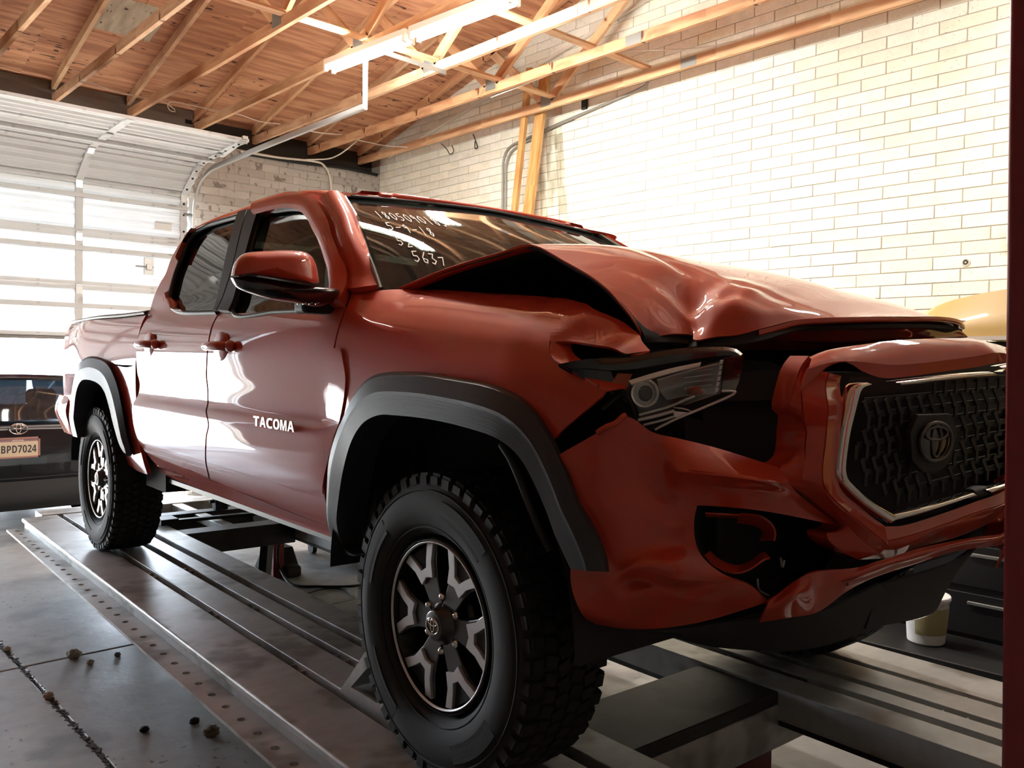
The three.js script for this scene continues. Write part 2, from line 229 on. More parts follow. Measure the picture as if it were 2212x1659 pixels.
// trusses, each a thing
const trussZ = []; for (let k = 0; k < 9; k++) trussZ.push(-6.05 + k * 0.727);
trussZ.forEach((z, i) => {
  const t = thing('roof_truss', 'timber roof truss with nail plates, ' + ORD[i] + ' truss out from the white block wall', 'truss', [0, CH, z], 0, 'timber roof trusses'), m = M.wood[i % 3];
  const L = (x, y) => V(x, y - CH, 0), P = (a, b, h = 0.089) => beam(a, b, h, 0.038);
  const xe = 2 * RIDGE - XB + 0.05;
  mesh('bottom_chord', P(L(XB - 0.1, CH + 0.0445), L(xe, CH + 0.0445)), m, t);
  mesh('top_chord', P(L(XB - 0.12, yTop(XB - 0.12) + 0.0445), L(RIDGE, yTop(RIDGE) + 0.0445)), M.wood[(i + 1) % 3], t);
  mesh('top_chord', P(L(xe, yTop(xe) + 0.0445), L(RIDGE, yTop(RIDGE) + 0.0445)), m, t);
  for (const s of [0, 1]) { const f = (x) => s ? 2 * RIDGE - x : x, xm = -7.02;
    mesh('web', P(L(f(-6.24), CH + 0.10), L(f(xm), yTop(xm) + 0.02)), M.wood[(i + 2) % 3], t);
    mesh('web', P(L(f(-6.12), CH + 0.10), L(f(-4.36), yTop(RIDGE) + 0.0)), M.wood[i % 3], t);
    for (const zz of [-0.0205, 0.0205]) mesh('nail_plate', box(f(-6.18) - 0.07, f(-6.18) + 0.07, 0.03, 0.15, zz - 0.001, zz + 0.001), M.plate, t); }
  for (const zz of [-0.0205, 0.0205]) { mesh('nail_plate', box(-4.53, -4.37, 0.005, 0.085, zz - 0.001, zz + 0.001), M.plate, t); mesh('nail_plate', box(RIDGE - 0.1, RIDGE + 0.1, yTop(RIDGE) - CH - 0.05, yTop(RIDGE) - CH + 0.07, zz - 0.001, zz + 0.001), M.plate, t); }
});
// lateral bracing strips on the chords, eave blocks with vent slots
trussZ.slice(0, 7).forEach((z, i) => {
  if (i < 6) tag(mesh('brace_board', box(-6.115, -6.025, CH + 0.09, CH + 0.109, z + 0.02, z + 0.707, 2), M.wood[i % 3]), 'thin brace by nail plates between ' + ORD[i] + ' and ' + ORD[i + 1] + ' trusses from white wall', 'brace', 'short braces between trusses');
  if (i < 3) tag(mesh('brace_board', box(-4.94, -4.85, CH + 0.09, CH + 0.109, z + 0.02, z + 0.707, 2), M.wood[(i + 1) % 3]), 'thin brace under the ridge between ' + ORD[i] + ' and ' + ORD[i + 1] + ' trusses from white wall', 'brace', 'braces nearer the ridge');
});
trussZ.slice(3, 9).forEach((z, i) => { const b = thing('eave_block', 'dark eave blocking with a vent slot, past the ' + ORD[i + 3] + ' truss out from the white wall', 'blocking', [XB - 0.05, CH + 0.02, z + 0.36], 0, 'vented eave blocks');
  mesh('upper_board', box(-0.02, 0.02, 0.1, 0.2, -0.33, 0.33, 2), M.greyWood, b); mesh('lower_board', box(-0.02, 0.02, -0.0, 0.05, -0.33, 0.33, 2), M.greyWood, b); mesh('vent_slot', box(-0.03, -0.015, 0.045, 0.105, -0.33, 0.33), M.darkWire, b); });
// pale rake strip under the deck along the right wall
tag(mesh('rake_strip', beam(V(-9.3, 4.15, ZR + 0.03), V(-3.6, 5.18, ZR + 0.03), 0.03, 0.03), M.wire), 'pale sloping batten fixed along the white block wall below the deck', 'batten');

// two timber posts standing against the wall
for (const [a, b, w, h, l] of [[hw(1111, 460, 'z', -6.1), hw(1133, 255, 'z', -6.1), 0.07, 0.04, 'narrow leaning timber stud against the white block wall'], [hw(1140, 468, 'z', -6.14), hw(1168, 240, 'z', -6.14), 0.125, 0.04, 'wide leaning timber plank against the white block wall']]) {
  const d = b.clone().sub(a).normalize(), lo = a.clone().addScaledVector(d, -(a.y) / d.y), hi = b.clone().addScaledVector(d, (CH + 0.5 - b.y) / d.y);
  tag(mesh('timber_post', beam(lo, hi, w, h, V(1, 0, 0)), M.postWood), l, 'post');
}
// conduit pair with a bend, sloping conduit and its bracket
{
  const c = thing('wall_conduit', 'pair of steel conduits bending along the white block wall, darkened for their shadow outlines', 'conduit');
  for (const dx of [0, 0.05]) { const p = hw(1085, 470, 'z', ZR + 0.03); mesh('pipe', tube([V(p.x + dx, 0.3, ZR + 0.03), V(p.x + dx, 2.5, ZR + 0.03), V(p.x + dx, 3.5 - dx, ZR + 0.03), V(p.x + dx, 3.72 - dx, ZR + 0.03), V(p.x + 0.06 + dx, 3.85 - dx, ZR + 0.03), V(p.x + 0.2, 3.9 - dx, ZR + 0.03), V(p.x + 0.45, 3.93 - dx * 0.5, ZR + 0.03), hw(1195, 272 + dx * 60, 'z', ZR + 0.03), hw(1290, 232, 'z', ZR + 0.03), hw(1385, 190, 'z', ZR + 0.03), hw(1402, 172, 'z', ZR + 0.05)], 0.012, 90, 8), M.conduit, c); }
  mesh('bracket', box(hw(1262, 225, 'z', ZR + 0.02).x - 0.03, hw(1262, 225, 'z', ZR + 0.02).x + 0.03, hw(1262, 236, 'z', ZR + 0.02).y, hw(1262, 213, 'z', ZR + 0.02).y, ZR, ZR + 0.03), M.darkWire, c);
}
tag(mesh('wall_stain', [[1190, 285, 1198, 480, 0.16], [1206, 290, 1218, 480, 0.12], [1172, 360, 1176, 480, 0.10]].map(([a, b, c, d, w]) => beam(hw(a, b, 'z', ZR + 0.003), hw(c, d, 'z', ZR + 0.003), w, 0.001, V(1, 0, 0))), phy({ color: 0x8f8a63, roughness: 0.9, transparent: true, opacity: 0.22, alphaMap: tex(128, 128, (u, v) => { const n = sst(0.2, 0.7, fbm(u * 3, v * 12, 12, 117)); return [n, n, n]; }, 1, false) })), 'brownish water stain running down the white wall beside the plank', 'stain');
// conduit along the top of the back wall, curved drop
{
  const c = thing('back_wall_conduit', 'dusty cable conduit along the top of the grey back wall', 'conduit');
  mesh('pipe', tube([hw(520, 327, 'x', XB + 0.05), hw(600, 340, 'x', XB + 0.05), hw(680, 349, 'x', XB + 0.05), hw(700, 358, 'x', XB + 0.05), hw(712, 380, 'x', XB + 0.05), hw(716, 420, 'x', XB + 0.05), hw(716, 470, 'x', XB + 0.05)], 0.014, 60, 6), M.wire, c);
  mesh('top_cable', tube([hw(520, 330, 'x', XB + 0.03), hw(640, 350, 'x', XB + 0.03), hw(740, 362, 'x', XB + 0.03), hw(815, 378, 'x', XB + 0.03)], 0.02, 40, 6), M.darkWire, c);
}
// loose cables hung through the trusses
const cable = (name, pts, r, m, label) => tag(mesh(name, tube(pts, r, 70, 5), m), label, 'cable');
cable('loose_cable', [hw(660, 345, 'x', -9.3), hw(720, 340, 'x', -9.1), hw(770, 305, 'x', -8.8), hw(800, 270, 'z', -5.35)], 0.008, M.wire, 'white cable sagging below the chords near the back corner');
cable('loose_cable', [hw(775, 303, 'z', -5.4), hw(830, 314, 'z', -5.8), hw(880, 318, 'z', -6.0)], 0.006, M.wire, 'thin white cable running from the chord to the corner truss');
cable('loose_cable', [...[[165, 165], [250, 198], [345, 218], [372, 232], [380, 241], [366, 238], [372, 220], [470, 240], [515, 247], [560, 262], [605, 268]].map(([x, y]) => hw(x, y, 'x', -8.9))], 0.005, M.wire, 'stringy cable looped between trusses above the garage door');
cable('loose_cable', [hw(660, 282, 'z', -4.5), hw(700, 288, 'z', -4.9), hw(738, 291, 'z', -5.3)], 0.006, M.wire, 'short pale cable hanging beside the door track');
cable('loose_cable', [hw(1295, 118, 'z', -5.36), hw(1100, 195, 'z', -5.38), hw(1060, 210, 'z', -5.4)], 0.008, M.wire, 'white cable laid along the underside of a truss chord');
cable('loose_cable', [hw(1355, 110, 'z', -5.9), hw(1500, 105, 'z', -5.95), hw(1590, 90, 'z', -6.0)], 0.006, M.wire, 'thin white cable behind the splice plate of the chord');
cable('wire_scrap', [hw(953, 310, 'z', ZR + 0.02), hw(965, 322, 'z', ZR + 0.04), hw(972, 333, 'z', ZR + 0.04), hw(980, 326, 'z', ZR + 0.04), hw(976, 314, 'z', ZR + 0.03)], 0.005, M.darkWire, 'curled black wire scrap on the white block wall');
cable('wire_scrap', [hw(1022, 290, 'z', ZR + 0.02), hw(1027, 303, 'z', ZR + 0.03), hw(1031, 318, 'z', ZR + 0.03), hw(1026, 320, 'z', ZR + 0.03), hw(1026, 305, 'z', ZR + 0.03)], 0.006, M.darkWire, 'short black wire tail on the white block wall');
{ const p = hw(2087, 567, 'z', ZR); const r = thing('wall_ring', 'small painted eye ring on the white block wall', 'ring', [p.x, p.y, ZR]); mesh('washer', new THREE.TorusGeometry(0.024, 0.006, 8, 20).translate(0, 0, 0.004), M.brick[1], r); mesh('eye_bolt', new THREE.TorusGeometry(0.012, 0.004, 8, 16).translate(0, 0, 0.012), M.darkWire, r); }
for (const [px, py] of [[2183, 512]]) { const p = hw(px - 5, py, 'z', ZR); tag(mesh('outlet_box', rbox(p.x, p.x + 0.09, p.y - 0.06, p.y + 0.07, ZR, ZR + 0.04, 0.006), M.galv), 'grey outlet box on the white block wall beside the red tower', 'outlet'); }
// =====================================================================================
// GARAGE DOOR, its track, the tube lamps
// =====================================================================================
M.doorPaint = phy({ color: 0xf1f2f2, roughness: 0.6, transmission: 0.18, thickness: 0, bumpMap: bumpT, bumpScale: 0.0008, map: tex(256, 256, (u, v) => { const n = fbm(u * 4, v * 10, 10, 131), s = sst(0.66, 0.8, fbm(u * 12, v * 20, 20, 135)); const b = 0.95 - 0.05 * n - 0.16 * s; return [b, b, b]; }) });
M.doorPaint.map.repeat.set(0.5, 0.5);
{
  const XD = XB + 0.12, W = DZ1 - DZ0;
  const door = thing('garage_door', 'white ribbed sectional garage door rolled half way up', 'garage door', [XD, 0, DZ0]);
  const SH = 0.54, pts = [[0, 1.73], [0, 2.255], [0, 2.79], [0, 3.325], [0.44, 3.60], [0.98, 3.64], [1.52, 3.66]];
  const stiles = []; for (let z = 0.05; z < W; z += 1.06) stiles.push(z); stiles.push(W - 0.05);
  for (let i = 0; i < 6; i++) {
    const [x0, y0] = pts[i], [x1, y1] = pts[i + 1], a = V(x0, y0, 0), b = V(x1, y1, 0), d = b.clone().sub(a).normalize(), n = V(d.y, -d.x, 0), L = a.distanceTo(b);   // n points into the room
    const prof = [], ribs = 9; prof.push([0, 0]);
    const wave = []; for (let k = 0; k <= ribs; k++) { const s = L * k / ribs, dep = k % 2 ? 0.02 : 0; wave.push([s + (k ? -0.012 : 0.004), k % 2 ? 0 : 0.02], [s + (k < ribs ? 0.012 : -0.004), dep]); }
    const pt = (s, o, z) => a.clone().addScaledVector(d, s).addScaledVector(n, o).setZ(z);
    const P = [[], []]; for (const [s, o] of wave) { P[0].push(pt(s, o, 0)); P[1].push(pt(s, o, W)); }
    const cols = wave.map(([s, o]) => [pt(s, o, 0), pt(s, o, W)]);
    const gs = []; for (let k = 0; k < cols.length - 1; k++) gs.push(gridGeo([cols[k], cols[k + 1]], 0.003, -1));
    const sec = mesh('door_section', gs, M.doorPaint, door);
    const bar = (s, o0, o1, h, z0, z1) => orient(triUV(new THREE.BoxGeometry(h, o1 - o0, z1 - z0)), pt(s - h / 2, (o0 + o1) / 2, (z0 + z1) / 2), pt(s + h / 2, (o0 + o1) / 2, (z0 + z1) / 2), n);
    mesh('rail', [bar(0.02, 0.0, 0.03, 0.04, 0, W), bar(L - 0.02, 0.0, 0.03, 0.04, 0, W)], M.doorPaint, sec);
    if (i < 3) mesh('strut', [bar(L - 0.16 - (i ? 0 : 0.05), 0.014, 0.05, 0.045, 0, W)], M.doorPaint, sec);
    if (i === 4) mesh('strut', [bar(L * 0.5, 0.014, 0.06, 0.05, 0, W)], M.doorPaint, sec);
    for (const z of stiles) { mesh('stile', bar(L / 2, 0.014, 0.034, L - 0.05, z - 0.035, z + 0.035), M.doorPaint, sec);
      mesh('hinge', join([bar(L - 0.045, 0.034, 0.04, 0.09, z - 0.03, z + 0.03), rod(pt(L, 0.045, z - 0.03), pt(L, 0.045, z + 0.03), 0.009)]), M.galv, sec); }
    for (const z of stiles.slice(0, 1)) for (const s of [0.12, 0.3, 0.42]) mesh('bolt', rod(pt(s, 0.03, z), pt(s, 0.042, z), 0.012, 8), M.darkWire, sec);
  }
  mesh('bottom_seal', box(-0.01, 0.03, 1.70, 1.735, 0, W), std(0x8b8783, 0.8), door);
  { const g = hw(322, 577, 'x', XD + 0.05), y = g.y, z = g.z - DZ0; const lk = mesh('slide_lock', rbox(0.03, 0.05, y - 0.08, y + 0.1, z - 0.05, z + 0.05, 0.006), M.galv, door); mesh('bolt_bar', rod(V(0.06, y, z - 0.04), V(0.06, y, z + 0.14), 0.008), M.plate, lk); mesh('keeper', rbox(0.045, 0.07, y - 0.03, y + 0.03, z - 0.03, z + 0.03, 0.004), M.galv, lk); }
  { const g = hw(353, 487, 'x', XD + 0.02); mesh('maker_label', box(0.015, 0.018, g.y - 0.05, g.y + 0.04, g.z - DZ0 - 0.09, g.z - DZ0 + 0.09), std(0xe9e9e6, 0.6), door); }
  // track
  for (const [z, lab] of [[DZ0 - 0.05, 'galvanised garage door track curving up beside the grey block wall'], [DZ1 + 0.05, 'galvanised garage door track on the open side of the door']]) {
    const t = thing('door_track', lab, 'track', [XD, 0, z], 0, 'garage door tracks');
    const line = [[0.03, 0.05], [0.03, 1.5], [0.03, 3.05], [0.05, 3.22], [0.12, 3.36], [0.25, 3.47], [0.45, 3.53], [0.7, 3.55], [2.0, 3.57], [3.5, 3.58]].map(([x, y]) => V(x, y, 0)), R = resample(line, 60);
    const prof = [[0, 0], [0.05, 0], [0.05, 0.012], [0.004, 0.012]];
    const rows = [[-0.03, -0.012], [0.03, -0.012], [0.03, 0.012], [0.022, 0.012]].map(([o, dz]) => R.map((p, k) => { const q = R[Math.min(59, k + 1)].clone().sub(R[Math.max(0, k - 1)]).normalize(); return p.clone().add(V(q.y * o, -q.x * o, dz)); }));
    const gs = []; for (let k = 0; k < 3; k++) gs.push(gridGeo([rows[k], rows[k + 1]], 0.002)); mesh('rail', gs, M.galv, t);
    mesh('jamb_angle', box(-0.05, -0.02, 0, 3.3, -0.03, 0.03), M.galv, t);
    const zc = -3.87 - z; if (z < 0) { mesh('hanger', box(3.46, 3.5, 3.55, CH + 0.02, -0.02, 0.0), M.wire, t); mesh('cross_angle', [beam(V(3.48, CH - 0.01, 0), V(3.48, CH - 0.03, trussZ[2] - z), 0.04, 0.003), beam(V(3.48, CH - 0.03, -0.2), V(3.9, CH - 0.4, -0.3), 0.001, 0.001)].slice(0, 1), M.plate, t); }
    mesh('roller', [1.9, 2.5, 3.1].map((y) => rod(V(0.03, y, 0.0), V(0.03, y, z < 0 ? 0.1 : -0.1), 0.018, 12)), M.plate, t);
    mesh('roller_bracket', [beam(V(0.9, 3.60, 0.06), V(1.55, 3.66, 0.1), 0.03, 0.05)], M.doorPaint, t);
  }
}
// tube lamps: fixture = pan + tubes + sockets; a rectangular light of the same size hangs just below
M.pan = std(0xe8e6df, 0.5, 0.1); M.tube = new THREE.MeshStandardMaterial({ color: 0xfff6e2, emissive: new THREE.Color(1, 0.93, 0.74), emissiveIntensity: 3.2, roughness: 0.4 });
function tubeLamp(a, b, label, lit = 1) {
  const L = a.distanceTo(b), m = a.clone().add(b).multiplyScalar(0.5), turn = Math.atan2(-(b.z - a.z), b.x - a.x);
  const f = thing('tube_lamp', label, 'lamp', [m.x, m.y, m.z], turn, 'fluorescent tube lamps');
  mesh('pan', [rbox(-L / 2, L / 2, 0.0, 0.05, -0.055, 0.055, 0.006)], M.pan, f);
  for (const z of [-0.04, 0.04]) { mesh('tube', rod(V(-L / 2 + 0.03, -0.025, z), V(L / 2 - 0.03, -0.025, z), 0.019, 14), M.tube, f); for (const s of [-1, 1]) mesh('socket', rbox(s * (L / 2 - 0.015) - 0.012, s * (L / 2 - 0.015) + 0.012, -0.05, 0.002, z - 0.018, z + 0.018, 0.004), M.pan, f); }
  for (const s of [-0.4, 0.4]) mesh('hook', box(s * L - 0.01, s * L + 0.01, 0.05, 0.075, -0.02, 0.02), M.plate, f);
  const li = new THREE.RectAreaLight(TUBE_COL, TUBE_W * lit, L - 0.1, 0.1); li.name = 'tube_light'; li.position.set(0, -0.052, 0); li.rotation.x = -PI / 2; f.add(li);
  for (const s of [1, -1]) { const si = new THREE.RectAreaLight(TUBE_COL, TUBE_W * lit, L - 0.1, 0.05); si.name = 'tube_light'; si.position.set(0, -0.022, s * 0.066); si.rotation.y = s > 0 ? PI : 0; f.add(si); }
  return f;
}
{
  const A = V(-6.42, CH - 0.078, -3.72), B = V(-4.3, CH - 0.078, -3.9), mid = hw(885, 62, 'y', CH - 0.078);
  tubeLamp(A, A.clone().lerp(B, 0.49), 'fluorescent twin tube lamp under the chords over the truck cab');
  tubeLamp(A.clone().lerp(B, 0.51), B, 'fluorescent twin tube lamp in line with the one over the cab');
  tubeLamp(V(-3.95, CH - 0.078, -2.66), V(-2.75, CH - 0.078, -2.74), 'fluorescent twin tube lamp above the truck hood');
  tubeLamp(V(-1.5, CH - 0.078, -5.3), V(-0.3, CH - 0.078, -5.3), 'fluorescent twin tube lamp above the tan van', 0.45);
}
// =====================================================================================
// FRAME RACK under the truck (frame of the truck: x forward, y up from the rack top, z to its right side)
// =====================================================================================
const steelT = (a, b, s) => tex(512, 256, (u, v) => { const n = fbm(u * 8, v * 8, 8, s, 5), f = fbm(u * 40, v * 10, 40, s + 4, 3), st = sst(0.55, 0.75, fbm(u * 5, v * 5, 5, s + 7, 4)); return mix3(mix3(a, b, n), [b[0] * 0.62, b[1] * 0.58, b[2] * 0.52], 0.6 * st + 0.25 * (f - 0.5)); }, 0.9);
M.runTop = std(0xffffff, 0.42, 0.2, { map: steelT([0.78, 0.78, 0.77], [0.63, 0.63, 0.62], 201), bumpMap: bumpT, bumpScale: 0.001 }); M.runStrip = M.runSide = M.runTop;   // one worn grey paint on the whole rack
M.beamSteel = std(0xffffff, 0.55, 0.3, { map: steelT([0.27, 0.26, 0.25], [0.18, 0.17, 0.17], 261) });
M.redSteel = std(0x6e0d12, 0.42, 0.1); M.blackSteel = std(0x121213, 0.55, 0.2); M.weld = std(0x8d8677, 0.6, 0.3);
const FL = -TO.y;                                                       // floor height in the truck frame
const inTruckFrame = (name, label, category, x, y, z, group) => { const p = t2w(V(x, y, z)); const o = thing(name, label, category, [p.x, p.y, p.z], -TY, group); o.userData.o = undefined; delete o.userData.o; return { o, loc: (g) => g.translate(-x, -y, -z) }; };
{
  const { o: rack, loc } = inTruckFrame('frame_rack', 'long steel frame rack with slotted runways carrying the red pickup truck', 'frame rack', 0, FL, 0);
  const X0 = -4.5, X1 = 1.0;
  for (const s of [1, -1]) {
    const run = new THREE.Group(); run.name = 'runway'; rack.add(run);
    const B = (n, x0, x1, y0, y1, z0, z1, m, r = 0.004) => mesh(n, loc(rbox(x0, x1, y0, y1, Math.min(s * z0, s * z1), Math.max(s * z0, s * z1), r, 1)), m, run);
    B('outer_plate', X0, X1, -0.028, 0, 0.818, 1.03, M.runTop, 0.009);
    B('plate_web', X0, X1, -0.07, -0.028, 0.822, 1.012, M.runSide);
    B('strip', X0, X1, -0.075, 0, 0.652, 0.785, M.runStrip); B('strip', X0, X1, -0.075, 0, 0.53, 0.612, M.runStrip);
    B('inner_rail', X0, X1, -0.105, 0, 0.355, 0.485, M.runSide);
    const sh = poly([[X0, 1.0], [X1, 1.0], [X1, 1.115], [X0, 1.115]]); for (let x = X0 + 0.09; x < X1; x += 0.125) { const h = new THREE.Path(); h.absellipse(x, 1.068, 0.015, 0.013, 0, 2 * PI); sh.holes.push(h); }
    if (s > 0) { const g = extr(sh, 0.012, { c: 8 }).rotateX(PI / 2).translate(0, -0.066, 0); mesh('holed_flange', loc(triUV(g)), M.runSide, run);
      mesh('weld_bead', loc(join(Array.from({ length: 150 }, (_, k) => { const x = X0 + 0.02 + k * (X1 - X0) / 150; return new THREE.SphereGeometry(rr(0.004, 0.008), 6, 5).scale(2.6, 0.8, 0.8).translate(x + rr(-0.01, 0.01), -0.03 + rr(-0.004, 0.004), 1.014).toNonIndexed(); }))), M.weld, run); }
    for (let x = -4.2; x < X1; x += 0.8) for (const dx of [0, 0.075]) { B('slot_bracket', x + dx, x + dx + 0.008, -0.06, -0.012, 0.785, 0.82, M.runStrip, 0.001); B('slot_bracket', x + dx, x + dx + 0.008, -0.06, -0.012, 0.61, 0.654, M.runStrip, 0.001); }
    B('bottom_pan', X0, X1, -0.125, -0.105, 0.36, 1.0, M.beamSteel);
    for (const x of [-3.9, -0.9, 0.9]) for (const z of [0.45]) B('leg', x - 0.05, x + 0.05, FL, -0.12, z - 0.04, z + 0.04, M.redSteel);
  }
  const C = (n, x0, x1, y0, y1, z0, z1, m) => mesh(n, loc(rbox(x0, x1, y0, y1, z0, z1, 0.006, 1)), m, rack);
  C('cross_beam', -3.56, -3.40, -0.14, -0.004, -0.36, 0.36, M.beamSteel);
  C('cross_beam', -4.20, -4.08, -0.14, -0.004, -0.36, 0.36, M.beamSteel);
  C('cross_beam', -4.78, -4.56, -0.10, -0.004, -0.9, 0.9, M.runStrip);
  C('cross_beam', -0.12, 0.20, -0.055, -0.01, -0.60, 0.40, M.beamSteel);
  C('cross_beam', 0.02, 0.20, -0.20, -0.055, -0.60, 0.36, M.runSide);
  C('tie_bar', -4.62, -3.5, -0.06, -0.01, -0.02, 0.06, M.runStrip);
  C('leg', 0.06, 0.18, FL, -0.2, -0.36, -0.14, M.redSteel);
  for (const [x, z] of [[-3.48, 0.2], [-3.48, -0.2]]) mesh('leg', loc(beam(V(x, -0.13, z), V(x + 0.05, FL, z * 0.75), 0.1, 0.05)), M.blackSteel, rack);
  C('lower_rail', -0.3, 1.0, FL + 0.10, FL + 0.17, -0.42, -0.34, M.runSide);
  C('end_cover', 0.62, 1.0, -0.30, -0.16, -0.46, 0.02, M.runSide);
}
// clamp column on the cross beam under the cab
{ const { o, loc } = inTruckFrame('frame_clamp', 'dark pinch weld clamp standing on the rear cross beam of the rack', 'clamp', -4.1, 0, -0.12);
  mesh('column', loc(rbox(-4.14, -4.06, 0, 0.11, -0.17, -0.08, 0.01)), M.blackSteel, o); mesh('jaw', loc(box(-4.15, -4.05, 0.11, 0.15, -0.19, -0.16)), M.blackSteel, o); mesh('jaw', loc(box(-4.15, -4.05, 0.11, 0.15, -0.09, -0.06)), M.blackSteel, o); mesh('spindle', loc(rod(V(-4.1, 0.06, -0.2), V(-4.1, 0.06, -0.05), 0.012)), M.blackSteel, o); }
{ const { o, loc } = inTruckFrame('pull_bar', 'long dark pull bar lying across the rack behind the cross beam', 'bar', -3.75, 0, 0);
  mesh('bar', loc(beam(V(-3.78, 0.012, 0.34), V(-3.72, 0.012, -0.5), 0.02, 0.045)), M.blackSteel, o); mesh('end_block', loc(rbox(-3.84, -3.7, 0.003, 0.04, 0.29, 0.40, 0.005)), M.blackSteel, o); }
// jack under the rack with its hose
{ const p = hw(600, 1232, 'y', 0); const o = thing('floor_jack', 'black jack stand on the floor under the rack', 'jack', [p.x, 0, p.z], -TY);
  mesh('base', extr(poly([[-0.2, 0], [0.2, 0], [0.06, 0.16], [-0.06, 0.16]]), 0.16, { b: 0.008 }).translate(0, 0.008, -0.08), M.blackSteel, o); mesh('column', rod(V(0, 0.12, 0), V(0, 0.32, 0), 0.035), M.blackSteel, o); mesh('brace', [beam(V(-0.02, 0.18, 0), V(-0.14, 0.34, 0), 0.03, 0.03), beam(V(0.02, 0.18, 0), V(0.12, 0.34, 0), 0.035, 0.03)], M.blackSteel, o); mesh('foot', rbox(0.14, 0.27, 0, 0.08, -0.06, 0.06, 0.02), M.blackSteel, o); }
cable('floor_hose', [hw(603, 1165, 'y', 0.3), hw(600, 1195, 'y', 0.2), hw(604, 1225, 'y', 0.08), hw(630, 1262, 'y', 0.012), hw(690, 1267, 'y', 0.012), hw(760, 1266, 'y', 0.012), hw(800, 1258, 'y', 0.012)], 0.010, M.blackSteel, 'black hose running from the jack across the floor').userData.category = 'hose';
cable('floor_hose', [hw(640, 1290, 'y', 0.01), hw(700, 1272, 'y', 0.01), hw(745, 1274, 'y', 0.01), hw(765, 1290, 'y', 0.01)], 0.006, M.blackSteel, 'thin black hose curled on the floor behind the wheel').userData.category = 'hose';
{ const p = hw(665, 1195, 'y', 0); const o = thing('creeper_trolley', 'dark trolley on casters beyond the rack', 'trolley', [p.x, 0, p.z], -TY);
  mesh('deck', extr(poly([[-0.1, 0.13], [0.9, 0.13], [0.9, 0.2], [-0.02, 0.2]]), 0.45).translate(0, 0, -0.42), M.blackSteel, o);
  for (const [x, z] of [[0.02, -0.03], [0.8, -0.03], [0.05, -0.38], [0.8, -0.38]]) { const c = mesh('caster', rod(V(x - 0.0, 0.045, z - 0.018), V(x, 0.045, z + 0.018), 0.045, 16), M.blackSteel, o); mesh('fork', rbox(x - 0.03, x + 0.03, 0.06, 0.135, z - 0.03, z + 0.03, 0.005), M.blackSteel, c); } }
// wheel stop wedge behind the front wheel
{ const { o, loc } = inTruckFrame('wheel_stop', 'pale folded steel wheel stop wedged behind the front tyre', 'wheel chock', -0.5, 0, 0.7);
  const sh = poly([[-0.27, 0], [0.0, 0], [0, 0.02], [-0.03, 0.23], [-0.06, 0.23]]); const h = new THREE.Path(); h.moveTo(-0.2, 0.035); h.lineTo(-0.04, 0.035); h.lineTo(-0.06, 0.16); h.closePath(); sh.holes.push(h);
  mesh('side_plate', loc(triUV(extr(sh, 0.008)).translate(-0.38, 0.001, 0.79)), M.runSide, o); mesh('side_plate', loc(triUV(extr(sh, 0.008)).translate(-0.38, 0.001, 0.58)), M.runSide, o); mesh('ramp_plate', loc(beam(V(-0.43, 0.232, 0.69), V(-0.648, 0.006, 0.69), 0.006, 0.21)), M.runSide, o); }
// debris on the floor
[[160, 1420, 0.035, 'pale chip of rubble on the floor joint crossing'], [195, 1434, 0.018, 'tiny pale crumb beside the rubble chip'], [254, 1417, 0.016, 'small grit lump near the rack flange'], [456, 1588, 0.032, 'brown stone with a long shadow beside the rack flange'], [420, 1562, 0.02, 'dark crumb of dirt near the brown stone'], [312, 1580, 0.018, 'dark flat scab of dirt in the middle of the slab'], [105, 1508, 0.022, 'pale crumb lying in the dirty floor joint'], [15, 1405, 0.018, 'whitish crumb at the far end of the floor joint']].forEach(([px, py, r, l], i) => {
  const p = hw(px, py, 'y', 0), g = new THREE.IcosahedronGeometry(r, 2), a = g.attributes.position; for (let k = 0; k < a.count; k++) { const v = V().fromBufferAttribute(a, k), n = 0.86 + 0.28 * hash(Math.round(v.x * 300), Math.round(v.y * 300) + i * 7, Math.round(v.z * 300)); v.multiplyScalar(n); v.y = Math.max(-r * 0.5, v.y * 0.75); a.setXYZ(k, v.x, v.y, v.z); } g.computeVertexNormals();
  const o = mesh('stone', g, std([0x9a948a, 0xa19a8e, 0x77726a, 0x6e6050, 0x2b2723, 0x2e2b28, 0x97938c, 0xb0aba2][i], 0.95)); o.position.set(p.x, r * 0.5, p.z); tag(o, l, 'stone'); });
// dirt in the floor joint
{ const l = []; for (let k = 0; k < 260; k++) { const t = rnd(), a = hw(5, 1385, 'y', 0), b = hw(245, 1659, 'y', 0), p = a.clone().lerp(b, t), s = rr(0.003, 0.010) * (0.6 + 0.7 * hash(Math.floor(t * 18), 3, 5)); l.push(new THREE.SphereGeometry(s, 7, 5).scale(1.5, 0.28, 1).translate(p.x + rr(-0.03, 0.03), -0.001, -1.05 + rr(-0.016, 0.016)).toNonIndexed()); }
  const o = mesh('joint_dirt', join(l), std(0x3a3631, 0.95)); o.userData.kind = 'stuff'; tag(o, 'dark crumbly dirt packed along the floor joint', 'dirt'); }
